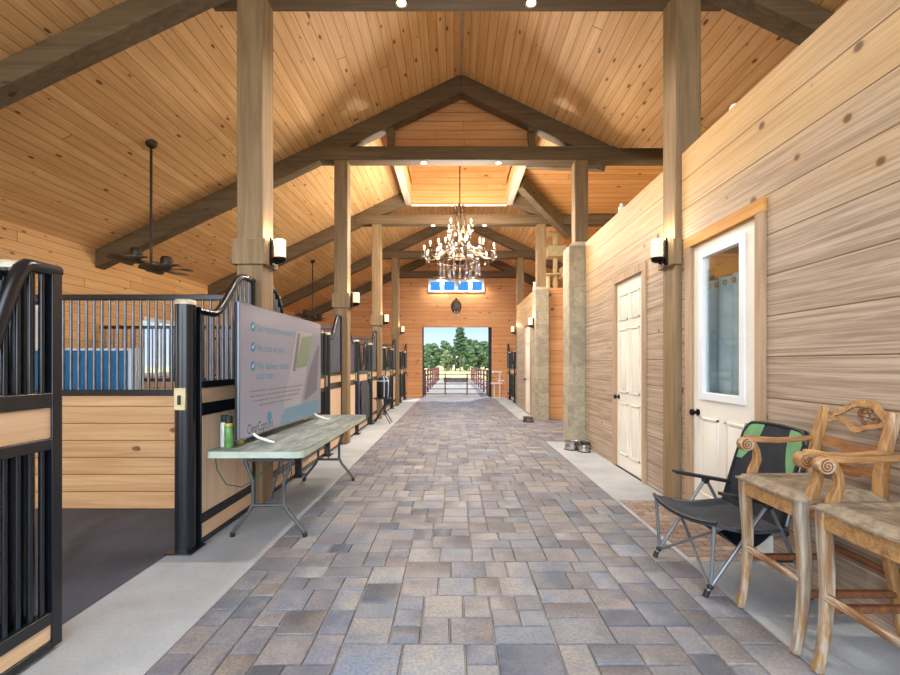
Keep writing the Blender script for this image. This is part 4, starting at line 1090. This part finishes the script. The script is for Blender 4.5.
# black bag on a folding stand
bg_ = thing('bag', 'black bag with pale straps on the folding stand', 'bag', (-1.69, 10.45, .60))
b = MB(); b.lathe([(.0,0),(.115,.0),(.135,.03),(.14,.2),(.145,.36),(.12,.46),(.06,.5),(.0,.505)], n=22); part('body', b, M['blackmat'], bg_)
M['strap'] = plain('pale_strap', C(180,196,214), .6)
for a in (-1.2, -.35):
    b = MB(); ca, sa = math.cos(a), math.sin(a)
    b.tube([(r*ca, r*sa, z) for r, z in ((.13,.02),(.146,.2),(.15,.36),(.128,.46),(.066,.51))], .012, 6); part('strap', b, M['strap'], bg_)
b = MB(); b.tube([(.143*math.cos(2*PI*k/24), .143*math.sin(2*PI*k/24), .40) for k in range(24)], .012, 6, closed=True); part('band', b, M['strap'], bg_)
fs = thing('folding_stand', 'black folding stand with crossed legs under the black bag', 'stand', (-1.69, 10.45, 0))
b = MB(); b.box(-.2,.2,-.18,.18,.575,.598); part('tray', b, M['blackmat'], fs, .004)
for sx in (-1, 1):
    for sy in (-1, 1):
        b = MB(); b.tube([(-sx*.14, sy*.15, .575), (sx*.2, sy*.15, .0)], .012, 7); part('leg', b, M['black'], fs)
# white rack beside the far right stall
wr = thing('saddle_rack', 'white tubular rack by the gable wall, right of the far doorway', 'rack', (1.85, 17.75, 0))
b = MB(); b.tube([(0,.0,.02),(0,0,1.08)], .025, 8); b.tube([(-.22,.0,.02),(-.22,0,.62)], .02, 8); b.tube([(-.3,0,.03),(.2,0,.03)], .02, 8); part('upright', b, M['whitemetal'], wr)
for z, x0, x1 in ((1.07,-.28,.08), (.62,-.32,.1), (.72,-.05,.16)):
    b = MB(); b.tube([(x0,-.03,z),(x1,-.03,z)], .028, 8); b.sphere((x0,-.03,z), .05, 10, 6); part('arm', b, M['whitemetal'], wr)
# medallion over the doorway
md = thing('wall_medallion', 'dark oval medallion on the gable wall over the far doorway', 'plaque', (.09, YE-.03, 3.78))
b = MB(); b.sphere((0,0,0), .2, 20, 12, (.8,.12,1.15)); part('oval', b, plain('grey_plaque', C(96,94,90), .6, .2, .3, 14), md)
b = MB(); b.tube([(.19*math.cos(2*PI*k/28)*1.0, -.01, .27*math.sin(2*PI*k/28)) for k in range(28)], .022, 7, closed=True); b.sphere((0,-.01,.3), .05, 8, 6); part('border', b, M['knob'], md)
b = MB(); b.box(-.13,.13,-.012,.012,-.38,-.34); part('nameplate', b, M['white'], md, .003)

# ------------------------------------------------------------------ cat tree on the far room
M['plush'] = plain('cream_plush', C(226,206,160), .9, 0, .06, 12, .2)
ct = thing('cat_tree', 'cream carpeted cat tree standing on top of the far room', 'cat tree', (2.85, 12.1, H2-.02))
b = MB(); b.box(-.38,.38,-.25,.25,0,.05); part('base', b, M['plush'], ct, .01)
for x, y, z0, z1 in ((-.05,.08,.05,1.62), (-.27,.0,.05,.5), (.24,.0,.05,.42)):
    b = MB(); b.cyl((x,y), .065, z0, z1, 14); part('scratching_post', b, M['plush'], ct)
b = MB(); b.box(-.3,.2,-.2,.22,1.0,1.3); h = part('house', b, M['plush'], ct, .02)
b = MB(); b.lathe([(.0,-.005),(.075,-.005)], n=20, caps=False, M=Matrix.Translation((-.05,-.2,1.14)) @ Matrix.Rotation(PI/2, 4, 'X')); part('opening', b, M['blackmat'], h)
for x0, x1, z in ((-.28,.2,1.62), (-.38,.0,.5), (.05,.36,.42)):
    b = MB(); b.box(x0,x1,-.2,.2,z,z+.045); part('platform', b, M['plush'], ct, .01)
b = MB(); b.box(.06,.34,-.18,.18,.465,.72); h = part('house', b, M['plush'], ct, .02)
# little things on top of the near wall
b = MB(); b.lathe([(.035,0),(.04,.02),(.04,.09),(.02,.115),(.02,.14),(.0,.14)], n=14); tag(part('bottle', b, M['white'], None, 0, (XW+.06, 6.05, HW)), 'small white bottle on top of the plank wall above the six panel door', 'bottle')
b = MB(); b.lathe([(.03,0),(.034,.01),(.034,.035),(.02,.055),(.0,.06)], n=14); tag(part('knob', b, M['white'], None, 0, (XW+.05, 3.6, HW)), 'small white knob on top of the plank wall above the glazed door', 'knob')
fg = thing('figurine', 'small white ornament on the far wall top beside the stone clad post', 'ornament', (XW2+.03, 11.6, H2))
b = MB(); b.lathe([(.05,0),(.06,.02),(.045,.1),(.03,.15),(.0,.15)], n=12); part('body', b, M['white'], fg)
b = MB(); b.sphere((-.01,-.01,.18), .042, 10, 8); part('head', b, M['white'], fg)
# curtain in the room behind the glazed door
M['curtain'] = plain('blue_grey_curtain', C(186,200,206), .85, 0, .08, 4)
cu_ = thing('curtain', 'blue grey curtain with round eyelets behind the door glass', 'curtain', (XW+.18, (D1[0]+D1[1])/2, 0))
b = MB(); b.grid(lambda u, v: (.025*math.sin(u*30), -.5+1.0*u, .2+1.98*v), 60, 4, lambda u, v: (.004,0,0)); part('cloth', b, M['curtain'], cu_)
b = MB(); b.box(-.0, .03, -.55, .55, 2.19, 2.3); part('valance', b, M['trim_o'], cu_)
for k in range(8):
    b = MB(); T = Matrix.Translation((-.035, -.44+.125*k, 2.12)) @ Matrix.Rotation(PI/2, 4, 'Y'); b.lathe([(.014,0),(.026,0),(.026,.006),(.014,.006)], n=14, caps=False, M=T); part('eyelet', b, M['trim_o'], cu_)

# ------------------------------------------------------------------ outside
def grass():
    t = NT('dry_grass_field'); s, v = t.xyz(); n = t.noise(v, .6, 5, .7); n2 = t.noise(v, .05, 3)
    col = t.mix(t.sstep(n, .3, .7), C(172,160,96), C(206,190,126)); col = t.mix(t.math('MULTIPLY', t.sstep(n2, .45, .65), .5), col, C(146,152,84))
    t.P(Base_Color=col, Roughness=.95); return t.m
b = MB(); b.box(-160, 160, 18.42, 260, -.3, -.03); b.box(-160, XL-.2, -60, 18.75, -.3, -.03); b.box(XRO+.25, 160, -60, 18.75, -.3, -.03)
struct('ground', b, grass(), 'dry yellow grass field outside')
M['gravel'] = concrete('pale_gravel', C(158,150,134), C(132,124,110), .95)
b = MB(); b.box(XL-.2, XRO+.25, -40, Y0, -.2, -.01); struct('ground_forecourt', b, M['gravel'])
b = MB(); b.box(-2.2, 2.4, 18.24, 42, -.2, -.012); struct('path', b, M['gravel'], 'pale lane between the pipe fences')
def pipe_fence(x, y0, y1, lab):
    t = thing('pipe_fence', lab, 'fence', (x, y0, 0), 0, 'pipe fences of the lane'); L_ = y1-y0; n = 8
    for k in range(n+1):
        b = MB(); y = L_*k/n; b.cyl((0,y), .045, -.04, 1.14, 10); part('post', b, M['rust'], t)
    for z in (.3, .58, .85, 1.1):
        b = MB(); b.tube([(0,0,z),(0,L_,z)], .032, 8); part('rail', b, M['rust'], t)
pipe_fence(-1.32, 19.9, 38.5, 'brown pipe fence on the left of the lane outside'); pipe_fence(1.5, 19.9, 38.5, 'brown pipe fence on the right of the lane outside')
gt = thing('pipe_gate', 'brown pipe gate across the lane just outside the far doorway', 'gate', (.1, 19.45, 0))
for x in (-1.36, -.49, .48, 1.36):
    b = MB(); b.cyl((x,0), .028, .04 if abs(x) < 1 else -.02, .98, 10); part('upright', b, M['rust'], gt)
for z in (.08, .3, .52, .74, .95):
    b = MB(); b.tube([(-1.36,0,z),(1.36,0,z)], .02, 8); part('rail', b, M['rust'], gt)
tr = thing('water_trough', 'dark round trough in the lane beyond the gate', 'trough', (.15, 34.5, 0))
b = MB(); b.lathe([(.9,-.01),(.95,.0),(.98,.3),(1.0,.32),(.94,.32),(.9,.05),(.0,.04)], n=28); part('tub', b, M['dullsteel'], tr)
# trees beyond the field
def tree_mesh(seed, h, mat, round_=True):
    rn = random.Random(seed); b = MB()
    n = 60
    for k in range(n):
        v = rn.random()**.8; z = h*(.05+.9*v); rr_ = h*.30*math.sin(PI*(.22+.74*v))**.8*rn.uniform(.25,1); a = rn.uniform(0, 2*PI)
        b.sphere((rr_*math.cos(a), rr_*math.sin(a), z), h*rn.uniform(.06,.11), 7, 5, (1,1,.8), .35, rn)
    return b
def pine_mesh(seed, h):
    rn = random.Random(seed); b = MB()
    for k in range(42):
        v = k/41; z = h*(.42+.56*v); R_ = h*.17*(1-v)**.6*(.6+.5*rn.random())+.2
        a = k*2.4; 
        for q in (.35, .7, 1.0): b.sphere((R_*q*math.cos(a), R_*q*math.sin(a), z-.12*q), h*.04*rn.uniform(.8,1.3), 7, 5, (1.2,1.2,.55), .35, rn)
    return b
def tree(x, y, proto, h0, sc, lab, grp):
    pass
protos = []
for sd, h, mt, kind in ((1, 8, 'leaf', 0), (2, 8, 'leaf2', 1), (3, 8, 'leaf', 2), (7, 11, 'pine', 3)):
    b = tree_mesh(sd, h, mt) if kind < 3 else pine_mesh(sd, h)
    lab = ['leafy green tree in the tree line beyond the field', 'pale olive tree in the tree line beyond the field', 'leafy green tree in the tree line beyond the field', 'dark narrow pine in the tree line beyond the field'][kind]
    o = thing('pine_tree' if kind == 3 else 'leafy_tree', lab, 'tree', (0,0,0), 0, 'trees of kind %d in the tree line' % kind)
    o['group'] = ['green trees in the tree line', 'olive trees in the tree line', 'green trees in the tree line', 'pines in the tree line'][kind]
    c = part('crown', b, M[mt], o); tk = MB(); tk.tube([(0,0,0),(.1,0,h*.45),(0,.05,h*.9)], [.2,.15,.06], 7); part('trunk', tk, M['bark'], o); protos.append([o, False])
rt = random.Random(12)
for k in range(36):
    row = k//12; kind = rt.choice([0, 2, 1, 0, 2, 3, 3]); x = .5+(k % 12-5.5)*4.3+(2.1 if row % 2 else 0)+rt.uniform(-.5,.5); y = 86+row*6+rt.uniform(-.8,.8)
    s = rt.uniform(.6,.78)*(1+.1*row)*(.85 if kind == 1 else 1.0)*(.72 if kind == 3 else 1)
    o, u = protos[kind]
    if u: o = dup(o, (x, y, -.03), rt.uniform(0, 6))
    else: o.location = (x, y, -.03); protos[kind][1] = True
    o.scale = (s, s, s)
o = dup(protos[3][0], (1.15, 82, -.03), .5, 'tall dark pine rising above the tree line in the far doorway'); o.scale = (.72,.72,.76)
del o['group']
# ------------------------------------------------------------------ camera, world, sun
cam = bpy.data.cameras.new('camera'); co = bpy.data.objects.new('camera', cam); COL.objects.link(co)
co.location = (0, 0, 1.4); co.rotation_euler = (PI/2, 0, 0)
cam.sensor_fit = 'HORIZONTAL'; cam.sensor_width = 36; cam.lens = 440/900*36
cam.shift_x = -4/900; cam.shift_y = 26.5/900; cam.clip_start = .02; cam.clip_end = 800
SC.camera = co
w = bpy.data.worlds.new('sky'); SC.world = w; w.use_nodes = True
nt = w.node_tree; N = nt.nodes; bg = N['Background']
tc = N.new('ShaderNodeTexCoord'); sp = N.new('ShaderNodeSeparateXYZ'); nt.links.new(tc.outputs['Generated'], sp.inputs[0])
rp_ = N.new('ShaderNodeValToRGB'); cr = rp_.color_ramp
cr.elements[0].position = 0; cr.elements[0].color = C(226,236,244)
cr.elements[1].position = 1; cr.elements[1].color = C(70,130,210)
for p_, c_ in ((.05, C(206,228,246)), (.1, C(168,208,244)), (.17, C(70,150,232)), (.3, C(60,136,224))):
    e = cr.elements.new(p_); e.color = c_
nt.links.new(sp.outputs[2], rp_.inputs[0])
mr = N.new('ShaderNodeMapRange'); mr.interpolation_type = 'SMOOTHSTEP'
dp = N.new('ShaderNodeVectorMath'); dp.operation = 'DOT_PRODUCT'; nt.links.new(tc.outputs['Generated'], dp.inputs[0]); dp.inputs[1].default_value = (.42, .9, 0)
nt.links.new(dp.outputs['Value'], mr.inputs[0]); mr.inputs[1].default_value = .2; mr.inputs[2].default_value = -.5; mr.inputs[3].default_value = 1.0; mr.inputs[4].default_value = SKY_BACK
mxs = N.new('ShaderNodeMix'); mxs.data_type = 'RGBA'
mr2 = N.new('ShaderNodeMapRange'); nt.links.new(sp.outputs[1], mr2.inputs[0]); mr2.inputs[1].default_value = .2; mr2.inputs[2].default_value = -.4; mr2.inputs[3].default_value = 0; mr2.inputs[4].default_value = .8
nt.links.new(mr2.outputs[0], mxs.inputs[0]); nt.links.new(rp_.outputs[0], mxs.inputs[6]); mxs.inputs[7].default_value = (.86, .94, 1, 1)
nt.links.new(mxs.outputs[2], bg.inputs[0]); nt.links.new(mr.outputs[0], bg.inputs[1])
sun = bpy.data.lights.new('sun', 'SUN'); sun.energy = 3.4; sun.angle = .01; sun.color = (1,.95,.86)
so = bpy.data.objects.new('sun', sun); COL.objects.link(so)
dv = Vector((-.3, -.72, -1.05)).normalized(); so.rotation_euler = dv.to_track_quat('-Z', 'Y').to_euler(); so.location = (0, -8, 12)
vs_ = SC.view_settings; vs_.view_transform = 'Standard'; vs_.look = 'None'; vs_.gamma = 1; vs_.use_curve_mapping = False; vs_.exposure = EXPO
SC.cycles.use_denoising = True
SC.cycles.max_bounces = 10; SC.cycles.diffuse_bounces = 6; SC.cycles.transparent_max_bounces = 16
SC.cycles.sample_clamp_indirect = 8
